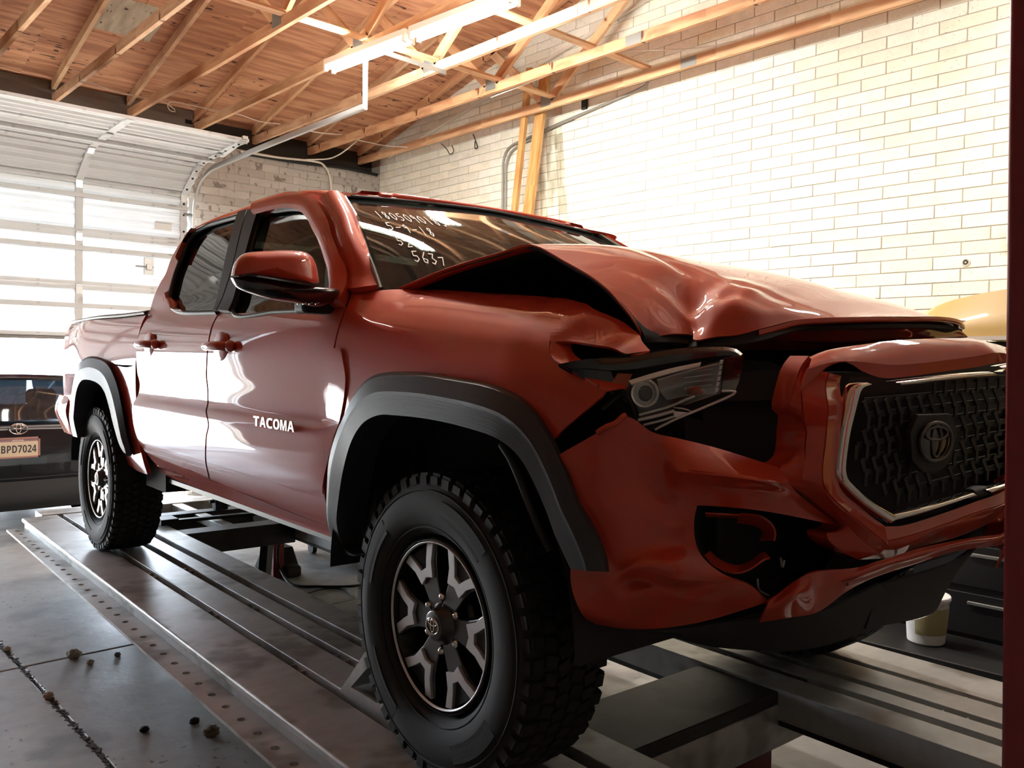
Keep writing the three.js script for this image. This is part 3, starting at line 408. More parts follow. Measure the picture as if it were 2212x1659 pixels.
// =====================================================================================
// THE RED PICKUP TRUCK (truck frame)
// =====================================================================================
const flake = tex(256, 256, (u, v) => { const n = 0.5 + 0.5 * (hash(Math.floor(u * 256), Math.floor(v * 256), 301) - 0.5) * 0.2; return [n, n, n]; }, 20, false);
M.red = phy({ color: new THREE.Color().setRGB(0.46, 0.045, 0.019), roughness: 0.6, metalness: 0.0, specularIntensity: 0.25, clearcoat: 1, clearcoatRoughness: 0.03 });
M.blackPlastic = std(0x1d1f21, 0.62); M.flarePlastic = std(0x2a2d31, 0.55, 0, { bumpMap: bumpT, bumpScale: 0.0004 }); M.gloss = phy({ color: 0x070708, roughness: 0.25, clearcoat: 1, clearcoatRoughness: 0.05 });
M.inner = std(0x1e1e20, 0.85); M.chrome = std(0xe8e6e2, 0.07, 1); M.machined = std(0xc9cacc, 0.38, 0.55); M.wheelBlack = phy({ color: 0x0b0b0c, roughness: 0.35, clearcoat: 0.7, clearcoatRoughness: 0.15 });
M.rubber = std(0x161617, 0.78, 0, { bumpMap: bumpT, bumpScale: 0.0006 }); M.glassDark = phy({ color: 0x14181b, roughness: 0.03, transmission: 0.4, thickness: 0, ior: 1.5 }); M.glassFront = phy({ color: 0x7f8882, roughness: 0.02, transmission: 0.95, thickness: 0, ior: 1.24 });
M.lens = phy({ color: 0xf2f4f4, roughness: 0.03, transmission: 1, thickness: 0, ior: 1.5 }); M.silver = std(0xc4c5c4, 0.25, 0.45); M.amber = std(0x9a4216, 0.35); M.trimTan = std(0x55554a, 0.5); M.badge = std(0xd9d9d6, 0.2, 0.9); M.cloth = std(0x26272a, 0.9); M.unpainted = std(0x1a0806, 0.6);
const truck = thing('pickup_truck', 'red crew cab pickup truck with a crushed front corner standing on the frame rack', 'truck', [TO.x, TO.y, TO.z], -TY);
const part = (n, g, m, p = truck, label) => { const o = mesh(n, g, m, p); if (label) o.userData.label = label; return o; };

// ---- half-width of the body side at (x, y) ----
function spline(T) { const X = T.map((p) => p[0]), Y = T.map((p) => p[1]), n = X.length, d = X.map((_, i) => i === 0 ? (Y[1] - Y[0]) / (X[1] - X[0]) : i === n - 1 ? (Y[n - 1] - Y[n - 2]) / (X[n - 1] - X[n - 2]) : ((Y[i + 1] - Y[i]) / (X[i + 1] - X[i]) * (X[i] - X[i - 1]) + (Y[i] - Y[i - 1]) / (X[i] - X[i - 1]) * (X[i + 1] - X[i])) / (X[i + 1] - X[i - 1]));
  return (x) => { if (x <= X[0]) return Y[0] + d[0] * (x - X[0]); if (x >= X[n - 1]) return Y[n - 1] + d[n - 1] * (x - X[n - 1]); let i = 0; while (x > X[i + 1]) i++; const h = X[i + 1] - X[i], t = (x - X[i]) / h, t2 = t * t, t3 = t2 * t; return (2 * t3 - 3 * t2 + 1) * Y[i] + (t3 - 2 * t2 + t) * h * d[i] + (3 * t2 - 2 * t3) * Y[i + 1] + (t3 - t2) * h * d[i + 1]; }; }
const sDoor = spline([[0.45, 0.775], [0.50, 0.80], [0.55, 0.84], [0.60, 0.873], [0.66, 0.904], [0.72, 0.922], [0.79, 0.931], [0.835, 0.930], [0.857, 0.921], [0.878, 0.908], [0.91, 0.903], [1.0, 0.911], [1.08, 0.915], [1.14, 0.909], [1.19, 0.894], [1.225, 0.877], [1.26, 0.857], [1.35, 0.823], [1.45, 0.787], [1.55, 0.748], [1.62, 0.718], [1.67, 0.692], [1.70, 0.664], [1.72, 0.62], [1.732, 0.54]]);
const sFen = spline([[0.45, 0.86], [0.7, 0.905], [0.9, 0.925], [1.0, 0.925], [1.07, 0.916], [1.13, 0.897], [1.18, 0.870], [1.22, 0.830], [1.25, 0.785], [1.27, 0.735], [1.285, 0.68]]);
const sBed = spline([[0.45, 0.84], [0.6, 0.885], [0.75, 0.905], [0.9, 0.912], [1.05, 0.912], [1.15, 0.902], [1.22, 0.885], [1.27, 0.862], [1.33, 0.83]]);
const fTop = spline([[-0.45, 1.280], [-0.25, 1.269], [0, 1.247], [0.19, 1.229], [0.31, 1.216], [0.40, 1.196], [0.47, 1.165], [0.53, 1.13], [0.58, 1.095]]);
const sst2 = (a, b, x) => sst(a, b, x);
function S(x, y) {
  if (x < -2.437 && y < 1.275) { const k = sst(-3.45, -4.3, x); return sBed(y) - 0.085 * k + 0.012 * Math.exp(-(((x + 3.235) / 0.45) ** 2)) * sst(1.15, 0.95, y); }
  const d = sDoor(y), k = sst(-0.62, -0.30, x); if (k <= 0) return d;
  const yy = y + (1.28 - fTop(Math.min(0.6, x))) * sst(0.75, 1.2, y); let f = sFen(yy) - 0.16 * Math.max(0, x - 0.28) ** 1.6 * sst(0.75, 0.95, y) - 0.05 * Math.max(0, x - 0.3);
  return mix(d, f, k);
}
function SP(px, py, dz = 0) { const r = rayT(px, py); let a = 0.2, b = 9; const f = (t) => { const p = CT.clone().addScaledVector(r, t); return p.z - S(p.x, p.y) - dz; }; let t0 = a, best = 9, tb = 0; b = 0; for (let t = a; t < 7.5; t += 0.02) { const v = f(t); if (v < 0) { b = t; break; } if (v < best) { best = v; tb = t; } t0 = t; } if (!b) { const p = CT.clone().addScaledVector(r, tb); p.z = S(p.x, p.y) + dz; return p; } a = t0; for (let i = 0; i < 40; i++) { const m = (a + b) / 2; if (f(m) > 0) a = m; else b = m; } return CT.clone().addScaledVector(r, (a + b) / 2); }
const F = spline([[-0.98, 0.3], [-0.92, 0.52], [-0.8, 0.72], [-0.6, 0.83], [-0.3, 0.875], [0, 0.845], [0.3, 0.81], [0.45, 0.79], [0.6, 0.76], [0.7, 0.725], [0.78, 0.68], [0.85, 0.62], [0.9, 0.55], [0.93, 0.46], [0.96, 0.3]]);
function FP(px, py, off = 0) { const r = rayT(px, py); let t0 = 0.2, b = 9; const f = (t) => { const p = CT.clone().addScaledVector(r, t); return p.z > 0.99 ? 1 : p.x - F(p.z) - off; }; let best = 9, tb = 0; b = 0; for (let t = 0.2; t < 3.6; t += 0.02) { const v = f(t); if (v < 0) { b = t; break; } if (v < best) { best = v; tb = t; } t0 = t; } if (!b) { const p = CT.clone().addScaledVector(r, tb); p.x = F(p.z) + off; return p; } let a = t0; for (let i = 0; i < 40; i++) { const m = (a + b) / 2; if (f(m) > 0) a = m; else b = m; } return CT.clone().addScaledVector(r, (a + b) / 2); }
const sp = (l, dz = 0) => l.map(([x, y, d]) => SP(x, y, d ?? dz)), fp = (l, off = 0) => l.map(([x, y, o]) => FP(x, y, o ?? off));
const lift = (dz) => (p) => { p.z = S(p.x, p.y) + dz; return p; };
function coons(top, bottom, left, right, nu, nv, o = {}) {               // all lists of truck points; lifted onto the side surface
  const T = resample(top, nu, o.lin), B = resample(bottom, nu, o.lin), L = resample(left, nv, o.lin), R = resample(right, nv, o.lin), P = [];
  for (let j = 0; j < nv; j++) { const v = j / (nv - 1), row = []; for (let i = 0; i < nu; i++) { const u = i / (nu - 1), p = V();
    p.addScaledVector(T[i], 1 - v).addScaledVector(B[i], v).addScaledVector(L[j], 1 - u).addScaledVector(R[j], u).addScaledVector(T[0], -(1 - u) * (1 - v)).addScaledVector(T[nu - 1], -u * (1 - v)).addScaledVector(B[0], -(1 - u) * v).addScaledVector(B[nu - 1], -u * v);
    if (!o.free) lift(o.dz || 0)(p); row.push(p); } P.push(row); }
  return gridGeo(P, o.t || 0, 1);
}
const ruled = (A, B, n, rows, o = {}) => { const a = resample(A, n), b = resample(B, n), P = []; for (let j = 0; j < rows; j++) P.push(a.map((p, i) => { const q = p.clone().lerp(b[i], j / (rows - 1)); if (!o.free) lift(o.dz || 0)(q); return q; })); return gridGeo(P, o.t || 0, o.d || 1); };
const both = (n, g, m, label) => { part(n, g, m, truck, label); part(n, mirrorZ(g), m); };

// ---- seams in the photograph ----
const seamGap = [[317, 681], [310, 709], [302, 731], [296, 752], [292, 789], [292, 839], [299, 875], [297, 904], [298, 945], [307, 978], [327, 1001]];
const onS = (x, y, dz = 0) => V(x, y, S(x, y) + dz), gapY = [[1.262, 0], [1.15, 0], [1.0, 0], [0.9, 0], [0.8, 0], [0.72, 0.004], [0.64, 0.02], [0.58, 0.05], [0.545, 0.09]];
const seamMid = [[476, 673], [461, 698], [452, 731], [447, 774], [447, 825], [448.5, 875], [450, 912], [446, 941], [444, 977], [449, 1020], [453, 1036]];
const seamFront = [[748, 661], [736, 695], [722, 752], [712, 825], [706, 880], [703.5, 930], [702.5, 1002], [704, 1085], [710, 1137]];
const sx = (l, d) => l.map(([x, y]) => [x + d, y]);
// ---- doors ----
{
  const fd = new THREE.Group(); fd.name = 'front_door'; truck.add(fd); const rd = new THREE.Group(); rd.name = 'rear_door'; truck.add(rd);
  const fTopE = [[478, 673], [503, 677], [600, 674], [690, 670], [708, 667], [724, 660], [746, 661]];
  part('door_skin', coons(sp(fTopE), sp([[455, 1037], [580, 1087], [708, 1137]]), sp(sx(seamMid, 1.6)), sp(sx(seamFront, -1.6)), 60, 60, { t: 0.03 }), M.red, fd);
  part('door_skin', coons([onS(-2.428, 1.262), ...sp([[345, 668], [362, 657], [372, 667], [385, 673], [410, 677], [474, 675]])], [onS(-2.338, 0.545), ...sp([[390, 1021], [451, 1035]])], gapY.map(([y, d]) => onS(-2.428 + d, y)), sp(sx(seamMid, -1.4)), 50, 60, { t: 0.03 }), M.red, rd);
  const fin = [[705, 668], [717, 655], [731, 636], [734, 621], [732, 592], [723, 558], [711, 524], [698, 502], [688, 480], [676, 464], [659, 455], [629, 452], [599, 457], [566, 464]], fout = [[746, 662], [753, 645], [756, 631], [756, 610], [752, 585], [743, 556], [730, 524], [720, 487], [708, 464], [691, 443], [668, 431], [635, 430], [600, 438], [556, 452]];
  part('window_frame', gridGeo([0, 0.25, 0.5, 0.75, 1].map((k) => { const a = resample(sp(fin), 70), b = resample(sp(fout), 70); return a.map((p, i) => lift(0.006 * Math.sin(k * PI))(p.clone().lerp(b[i], k))); }), 0.035, -1), M.red, fd);
  part('window_frame', ruled(sp([[411, 677], [384, 673], [370, 661], [367, 647], [377, 600], [389, 567], [401, 537], [413, 514], [420, 505], [440, 493], [460, 483], [523, 464]]), sp([[319, 681], [330, 649], [344, 615], [358, 591], [370, 558], [390, 524], [412, 500], [432, 489], [450, 480], [480, 467], [520, 454], [545, 448]]), 70, 6, { t: 0.03, d: -1 }), M.red, rd);
  const seal = (l, r, m, p, dz = 0.004) => part('window_seal', tube(resample(sp(l, dz), 60), r, 120, 6), m, p);
  seal(fin.concat([[538, 561], [503, 675], [600, 673], [690, 669], [705, 668]]), 0.008, M.blackPlastic, fd); seal([[552, 461], [600, 447], [635, 440], [665, 441], [682, 455], [693, 475], [706, 502], [720, 535], [728, 565]], 0.006, M.chrome, fd);
  seal([[470, 675], [411, 676], [385, 672], [370, 661], [367, 647], [377, 600], [389, 567], [401, 537], [413, 514], [420, 505], [440, 493], [460, 483], [523, 465]], 0.011, M.blackPlastic, rd); seal([[400, 528], [420, 500], [445, 486], [480, 474], [525, 459]], 0.005, M.chrome, rd);
  part('window_glass', coons(sp([[562, 460], [599, 455], [629, 450], [659, 453], [678, 463]]), sp([[500, 678], [600, 677], [690, 673], [708, 669]]), sp([[562, 460], [535, 561], [500, 678]]), sp([[678, 463], [692, 480], [713, 524], [725, 558], [734, 592], [736, 621], [732, 640], [708, 669]]), 30, 30, { dz: -0.012, t: 0.004 }), M.glassFront, fd);
  part('window_glass', coons(sp([[418, 506], [440, 492], [460, 482], [524, 462]]), sp([[372, 665], [385, 675], [410, 679], [472, 679]]), sp([[418, 506], [400, 537], [376, 600], [366, 645], [372, 665]]), sp([[524, 462], [498, 560], [472, 679]]), 30, 30, { dz: -0.012, t: 0.004 }), M.glassDark, rd);
  part('pillar_trim', ruled(sp([[524, 463], [498, 560], [470, 676]]), sp([[543, 458], [512, 580], [477, 675]]), 30, 4, { t: 0.02, dz: 0.002, d: 1 }), M.blackPlastic, rd);
  part('pillar_trim', ruled(sp([[545, 458], [514, 580], [479, 675]]), sp([[566, 463], [538, 561], [503, 677]]), 30, 4, { t: 0.02, dz: 0.002, d: 1 }), M.blackPlastic, fd);
  // handles: recessed cup, strap
  for (const [px, py, p, s] of [[480, 748, fd, 1], [325, 744, rd, 1]]) { const c = SP(px, py), h = new THREE.Group(); h.name = 'door_handle'; h.position.copy(c); p.add(h);
    part('cup', new THREE.SphereGeometry(1, 24, 12).scale(0.075, 0.055, 0.012).translate(-0.01, 0.0, 0.0).toNonIndexed(), M.red, h);
    part('strap', tube([V(-0.105, 0.002, 0.01), V(-0.07, 0.0, 0.036), V(0, 0, 0.045), V(0.07, 0, 0.036), V(0.105, -0.002, 0.012)], 0.017, 30, 12), M.red, h); part('lock_cap', new THREE.SphereGeometry(0.022, 16, 12).scale(1.3, 1, 0.8).translate(0.11, 0.0, 0.014).toNonIndexed(), M.red, h); }
  for (const [g, n] of [[fd, 'front_door'], [rd, 'rear_door']]) { const c = new THREE.Group(); c.name = n; truck.add(c); g.traverse((o) => { if (o.isMesh && (o.name === 'door_skin' || o.name === 'window_frame' || o.name === 'window_glass' || o.name === 'pillar_trim')) mesh(o.name, mirrorZ(o.geometry), o.name === 'window_glass' ? M.glassDark : o.material, c); }); }
  // mirror
  const mi = new THREE.Group(); mi.name = 'wing_mirror'; truck.add(mi); const X = (px, py, x) => ht(px, py, 'x', x), sh = (pts, x0, x1, x2) => { const mk = (x, k, cx, cy) => resample(pts.map(([a, b]) => X(cx + (a - cx) * k, cy + (b - cy) * k, x)).concat([X(cx + (pts[0][0] - cx) * k, cy + (pts[0][1] - cy) * k, x)]), 60); return mk; };
  const cap = [[499, 596], [503, 575], [515, 556], [532, 546], [570, 542], [620, 540], [655, 543], [672, 552], [682, 570], [687, 592], [688, 614], [660, 612], [600, 602], [540, 594]], mk = sh(cap);
  part('cap', gridGeo([mk(-0.60, 0.9, 595, 580), mk(-0.60, 1.0, 595, 580), mk(-0.53, 1.0, 595, 580), mk(-0.48, 0.93, 595, 580), mk(-0.455, 0.78, 597, 578), mk(-0.445, 0.45, 600, 578), mk(-0.443, 0.02, 600, 578)], 0, -1), M.red, mi);
  const low = [[498, 600], [540, 597], [600, 605], [660, 615], [690, 619], [732, 624], [734, 634], [722, 652], [700, 662], [675, 663], [640, 655], [590, 648], [540, 634], [510, 620]], ml = sh(low);
  part('lower_shell', gridGeo([ml(-0.62, 0.85, 610, 625), ml(-0.62, 1.0, 610, 625), ml(-0.53, 1.0, 610, 625), ml(-0.49, 0.9, 610, 625), ml(-0.475, 0.6, 610, 625), ml(-0.472, 0.02, 610, 625)], 0, -1), M.gloss, mi);
  part('vent_slats', [642, 654, 667, 681].map((px) => beam(X(px, 657, -0.47), X(px + 8, 654, -0.47), 0.003, 0.004)), M.badge, mi);
  part('signal_strip', tube([X(508, 590, -0.5), X(530, 592, -0.475), X(560, 596, -0.47), X(585, 601, -0.47)], 0.006, 30, 6), M.lens, mi);
  part('sail_panel', coons(sp([[712, 527], [724, 560]]), sp([[700, 668], [733, 640]]), sp([[712, 527], [704, 600], [697, 668]]), sp([[724, 560], [733, 600], [733, 640]]), 6, 20, { dz: 0.004, t: 0.012 }), M.blackPlastic, mi);
  part('arm', [rbox(-0.63, -0.56, 1.20, 1.24, 0.85, 0.98, 0.015)], M.blackPlastic, mi);
}
// ---- rocker and inner shell ----
both('rocker_panel', ruled(sp([[326, 1004], [390, 1023], [455, 1039], [580, 1089], [712, 1141]]), [[-2.42, 0.50], [-2.0, 0.49], [-1.5, 0.485], [-1.0, 0.48], [-0.58, 0.478]].map(([x, y]) => V(x, y, S(x, y))), 40, 5, { t: 0.02, dz: -0.004 }), M.red);
both('rocker_flange', box(-2.4, -0.55, 0.465, 0.485, 0.765, 0.785), M.trimTan);
part('cab_core', [box(-2.34, -0.45, 0.50, 0.62, -0.76, 0.76), box(-2.34, -2.28, 0.55, 1.3, -0.84, 0.84), box(-0.56, -0.40, 0.5, 1.2, -0.82, 0.82), ...[-1, 1].flatMap((s) => [box(-2.33, -0.5, 0.58, 1.205, s * 0.845 - 0.012, s * 0.845 + 0.012)])], M.inner);
part('underbody', [box(-4.2, 0.45, 0.40, 0.50, -0.55, 0.55), box(-3.335, -3.135, 0.30, 0.47, -0.7, 0.7), rod(V(0, 0.38, -0.75), V(0, 0.38, 0.75), 0.05), rod(V(-3.235, 0.385, -0.75), V(-3.235, 0.385, 0.75), 0.07), box(-2.66, -2.36, 0.42, 0.55, 0.5, 0.80)], M.inner);
// ---- roof, A pillars, windshield ----
{
  const sil = [[400, 507], [430, 487], [480, 464.5], [539, 442.6], [599, 423.7], [649, 412.7], [690, 411], [715, 416]], edge = resample(sp(sil), 30), fr = resample(sp([[402, 514], [434, 493], [482, 470], [545, 450], [600, 438], [635, 430], [668, 429], [692, 440]]), 30);
  const upper = [[0.655, -0.985, 1.655], [0.56, -0.975, 1.664], [0.35, -0.966, 1.673], [0, -0.962, 1.677]];
  const rows = [fr, edge]; for (const [z, dy, k] of [[0.56, 0.007, 1], [0.35, 0.013, 2], [0, 0.016, 3], [-0.35, 0.013, 2], [-0.56, 0.007, 1]]) rows.push(edge.map((p, i) => { const t = sst(22, 29, i), q = V(p.x, p.y + dy, z * (p.z / 0.62)); return q.lerp(V(upper[k][1], upper[k][2], z), t); })); rows.push(edge.map((p) => V(p.x, p.y, -p.z)), fr.map((p) => V(p.x, p.y, -p.z)));
  part('roof', loft(rows, 60, 60, { t: 0.012, d: -1 }), M.red);
  const hdr = [V(-0.975, 1.640, 0.645), V(-0.962, 1.652, 0.42), V(-0.955, 1.660, 0.2), V(-0.952, 1.664, 0), V(-0.955, 1.660, -0.2), V(-0.962, 1.652, -0.42), V(-0.975, 1.640, -0.645)], base = [V(-0.452, 1.276, 0.775), V(-0.36, 1.262, 0.52), V(-0.31, 1.252, 0.26), V(-0.295, 1.248, 0), V(-0.31, 1.252, -0.26), V(-0.36, 1.262, -0.52), V(-0.452, 1.276, -0.775)];
  const mid = hdr.map((p, i) => p.clone().lerp(base[i], 0.5).add(V(0.025, 0.03, 0)));
  const ws = part('windshield', loft([hdr, mid, base], 50, 40, { t: 0.005 }), M.glassFront);
  const off = (l, d) => l.map((p) => p.clone().add(V(d * 0.6, d, 0)));
  const cv = document.createElement('canvas'); cv.width = 1024; cv.height = 512; const c = cv.getContext('2d'); c.fillStyle = '#000'; c.fillRect(0, 0, 1024, 512); c.strokeStyle = '#fff'; c.lineCap = c.lineJoin = 'round'; c.lineWidth = 4;
  const G = { 0: [[[.5, 0], [.1, .25], [.1, .75], [.5, 1], [.9, .7], [.9, .25], [.5, 0]]], 1: [[[.5, 0], [.5, 1]]], 2: [[[.1, .2], [.5, 0], [.85, .25], [.1, 1], [.9, .9]]], 3: [[[.1, .05], [.8, .05], [.4, .45], [.85, .7], [.4, 1], [.1, .9]]], 5: [[[.9, 0], [.2, .05], [.15, .45], [.7, .45], [.85, .75], [.4, 1], [.1, .9]]], 6: [[[.8, 0], [.2, .5], [.2, .9], [.6, 1], [.85, .7], [.25, .6]]], 7: [[[.1, .3], [.9, .25], [.4, 1]]], 8: [[[.8, .1], [.4, 0], [.2, .25], [.8, .7], [.5, 1], [.15, .75], [.7, .3], [.8, .1]]], 9: [[[.8, .3], [.4, .45], [.15, .2], [.5, 0], [.8, .3], [.7, 1]]], '-': [[[.1, .55], [.9, .5]]] };
  const write = (s, x, y, w, h, dx, dy) => { for (const ch of s) { if (G[ch]) for (const l of G[ch]) { c.beginPath(); l.forEach(([a, b], i) => { const X = x + a * w, Y = y + b * h; i ? c.lineTo(X, Y) : c.moveTo(X, Y); }); c.stroke(); } x += dx; y += dy; } };
  // sheet covers the near half of the glass: u across from the near edge, v from the header down
  write('1805090183', 62, 110, 28, 58, 40, 2); write('5-9-18', 70, 200, 28, 48, 42, 3); write('52-1', 76, 288, 28, 40, 40, 5); write('5637', 120, 350, 30, 46, 40, 2);
  const ct = new THREE.CanvasTexture(cv); ct.flipY = true; ct.colorSpace = THREE.NoColorSpace;
  const sub = (f0, f1) => { const P = []; for (let j = 0; j < 24; j++) { const v = mix(0.02, 0.98, j / 23), row = []; for (let i = 0; i < 24; i++) { const u = mix(f0, f1, i / 23); row.push(crv([crv(hdr, u), crv(mid, u), crv(base, u)], v).add(V(0.0022, 0.003, 0))); } P.push(row); } return gridGeo(P); };
  const wg = sub(0.03, 0.5); { const uv = wg.attributes.uv; for (let i = 0; i < uv.count; i++) uv.setY(i, 1 - uv.getY(i)); }
  part('windshield_writing', wg, std(0xf2efe6, 0.8, 0, { transparent: true, alphaMap: ct, depthWrite: false }), ws, 'handwritten white numbers 1805090183, 5-9-18 and 5637');
  const pil = [[734, 428], [745, 447], [756, 466], [765, 490], [775, 516], [787, 546], [799, 577], [815, 626]];
  part('a_pillar', loft([resample(sp([[692, 440], [710, 462], [722, 486], [732, 524], [745, 556], [754, 585], [758, 610], [759, 632]]), 20), resample(sp([[716, 424], [733, 455], [744, 484], [753, 520], [766, 556], [776, 586], [783, 608], [787, 631]], 0.0), 20).map((p) => p.add(V(0.01, 0, 0.004))), resample(pil.map(([x, y], i) => { const p = crv(hdr, 0).lerp(base[0], i / 7); return ht(x, y, 'z', p.z + 0.012); }), 20)], 40, 20, { t: 0.02 }), M.red);
  part('a_pillar', mirrorZ(loft([resample(sp([[692, 440], [710, 462], [722, 486], [732, 524], [745, 556], [754, 585], [758, 610], [759, 632]]), 20), resample(pil.map(([x, y], i) => { const p = crv(hdr, 0).lerp(base[0], i / 7); return ht(x, y, 'z', p.z + 0.012); }), 20)], 40, 12, { t: 0.02 })), M.red);
  const molding = (s) => { const g = loft([resample(pil.map(([x, y], i) => { const p = crv(hdr, 0).lerp(base[0], i / 7); return ht(x, y, 'z', p.z + 0.012); }), 16), resample([[745, 429], [760, 455], [775, 482], [788, 516], [802, 552], [813, 588], [825, 626]].map(([x, y], i) => ht(x, y, 'z', mix(0.635, 0.765, i / 6))), 16)], 30, 5, { t: 0.012 }); return s > 0 ? g : mirrorZ(g); };
  part('windshield_molding', molding(1), M.trimTan); part('windshield_molding', molding(-1), M.trimTan);
  part('roof_header', loft([[...upper.map(([z, x, y]) => V(x - 0.02, y - 0.004, z)), ...upper.slice(0, 3).reverse().map(([z, x, y]) => V(x - 0.02, y - 0.004, -z))], [...upper.map(([z, x, y]) => V(x + 0.004, y - 0.002, z)), ...upper.slice(0, 3).reverse().map(([z, x, y]) => V(x + 0.004, y - 0.002, -z))], hdr.map((p) => p.clone().add(V(0.004, 0.007, 0)))], 50, 8, { t: 0.006 }), M.red);
  part('header_seal', tube(hdr.map((p) => p.clone().add(V(0.004, 0.006, 0))), 0.006, 60, 6), M.blackPlastic);
  part('cowl', loft([base.map((p) => p.clone().add(V(0.0, -0.006, 0))), base.map((p) => V(p.x + 0.14, p.y - 0.05, p.z))], 40, 6, { t: 0.01 }), M.blackPlastic);
  // cabin: dashboard, steering wheel, seats
  const cab = new THREE.Group(); cab.name = 'cabin'; truck.add(cab);
  part('dashboard', loft([[V(-0.42, 1.18, 0.74), V(-0.34, 1.2, 0), V(-0.42, 1.18, -0.74)], [V(-0.66, 1.19, 0.74), V(-0.62, 1.21, 0), V(-0.66, 1.19, -0.74)], [V(-0.74, 1.12, 0.74), V(-0.72, 1.12, 0), V(-0.74, 1.12, -0.74)], [V(-0.7, 0.85, 0.74), V(-0.7, 0.85, 0), V(-0.7, 0.85, -0.74)]], 20, 16), M.cloth, cab);
  part('steering_wheel', new THREE.TorusGeometry(0.18, 0.016, 8, 30).rotateY(PI / 2).rotateZ(0.4).translate(-0.82, 1.1, -0.38), M.inner, cab);
  for (const z of [0.37, -0.37]) { const s = part('seat', [rbox(-1.45, -1.0, 0.72, 0.9, z - 0.26, z + 0.26, 0.06, 3), rbox(-1.5, -1.36, 0.8, 1.36, z - 0.25, z + 0.25, 0.06, 3).rotateZ(0)], M.cloth, cab); part('headrest', rbox(-1.52, -1.42, 1.38, 1.54, z - 0.13, z + 0.13, 0.04, 3), M.cloth, s); }
  part('rear_bench', [rbox(-2.15, -1.75, 0.72, 0.9, -0.65, 0.65, 0.06), rbox(-2.25, -2.12, 0.8, 1.32, -0.66, 0.66, 0.06)], M.cloth, cab);
  part('headliner', loft([[V(-2.3, 1.64, 0.6), V(-2.3, 1.67, 0), V(-2.3, 1.64, -0.6)], [V(-1.0, 1.63, 0.58), V(-1.0, 1.65, 0), V(-1.0, 1.63, -0.58)]], 10, 6), M.cloth, cab);
  part('rear_window', loft([[V(-2.34, 1.60, 0.62), V(-2.36, 1.62, 0), V(-2.34, 1.60, -0.62)], [V(-2.33, 1.27, 0.72), V(-2.37, 1.27, 0), V(-2.33, 1.27, -0.72)]], 14, 8, { t: 0.004 }), M.glassDark);
  part('back_panel', [...[1, -1].map((s) => loft([[V(-2.35, 1.66, s * 0.62), V(-2.345, 1.5, s * 0.72), V(-2.34, 1.27, s * 0.82)], [V(-2.33, 1.66, s * 0.58), V(-2.335, 1.5, s * 0.62), V(-2.33, 1.27, s * 0.70)]], 10, 4, { t: 0.01 })), box(-2.36, -2.33, 0.55, 1.28, -0.84, 0.84)], M.red);
}
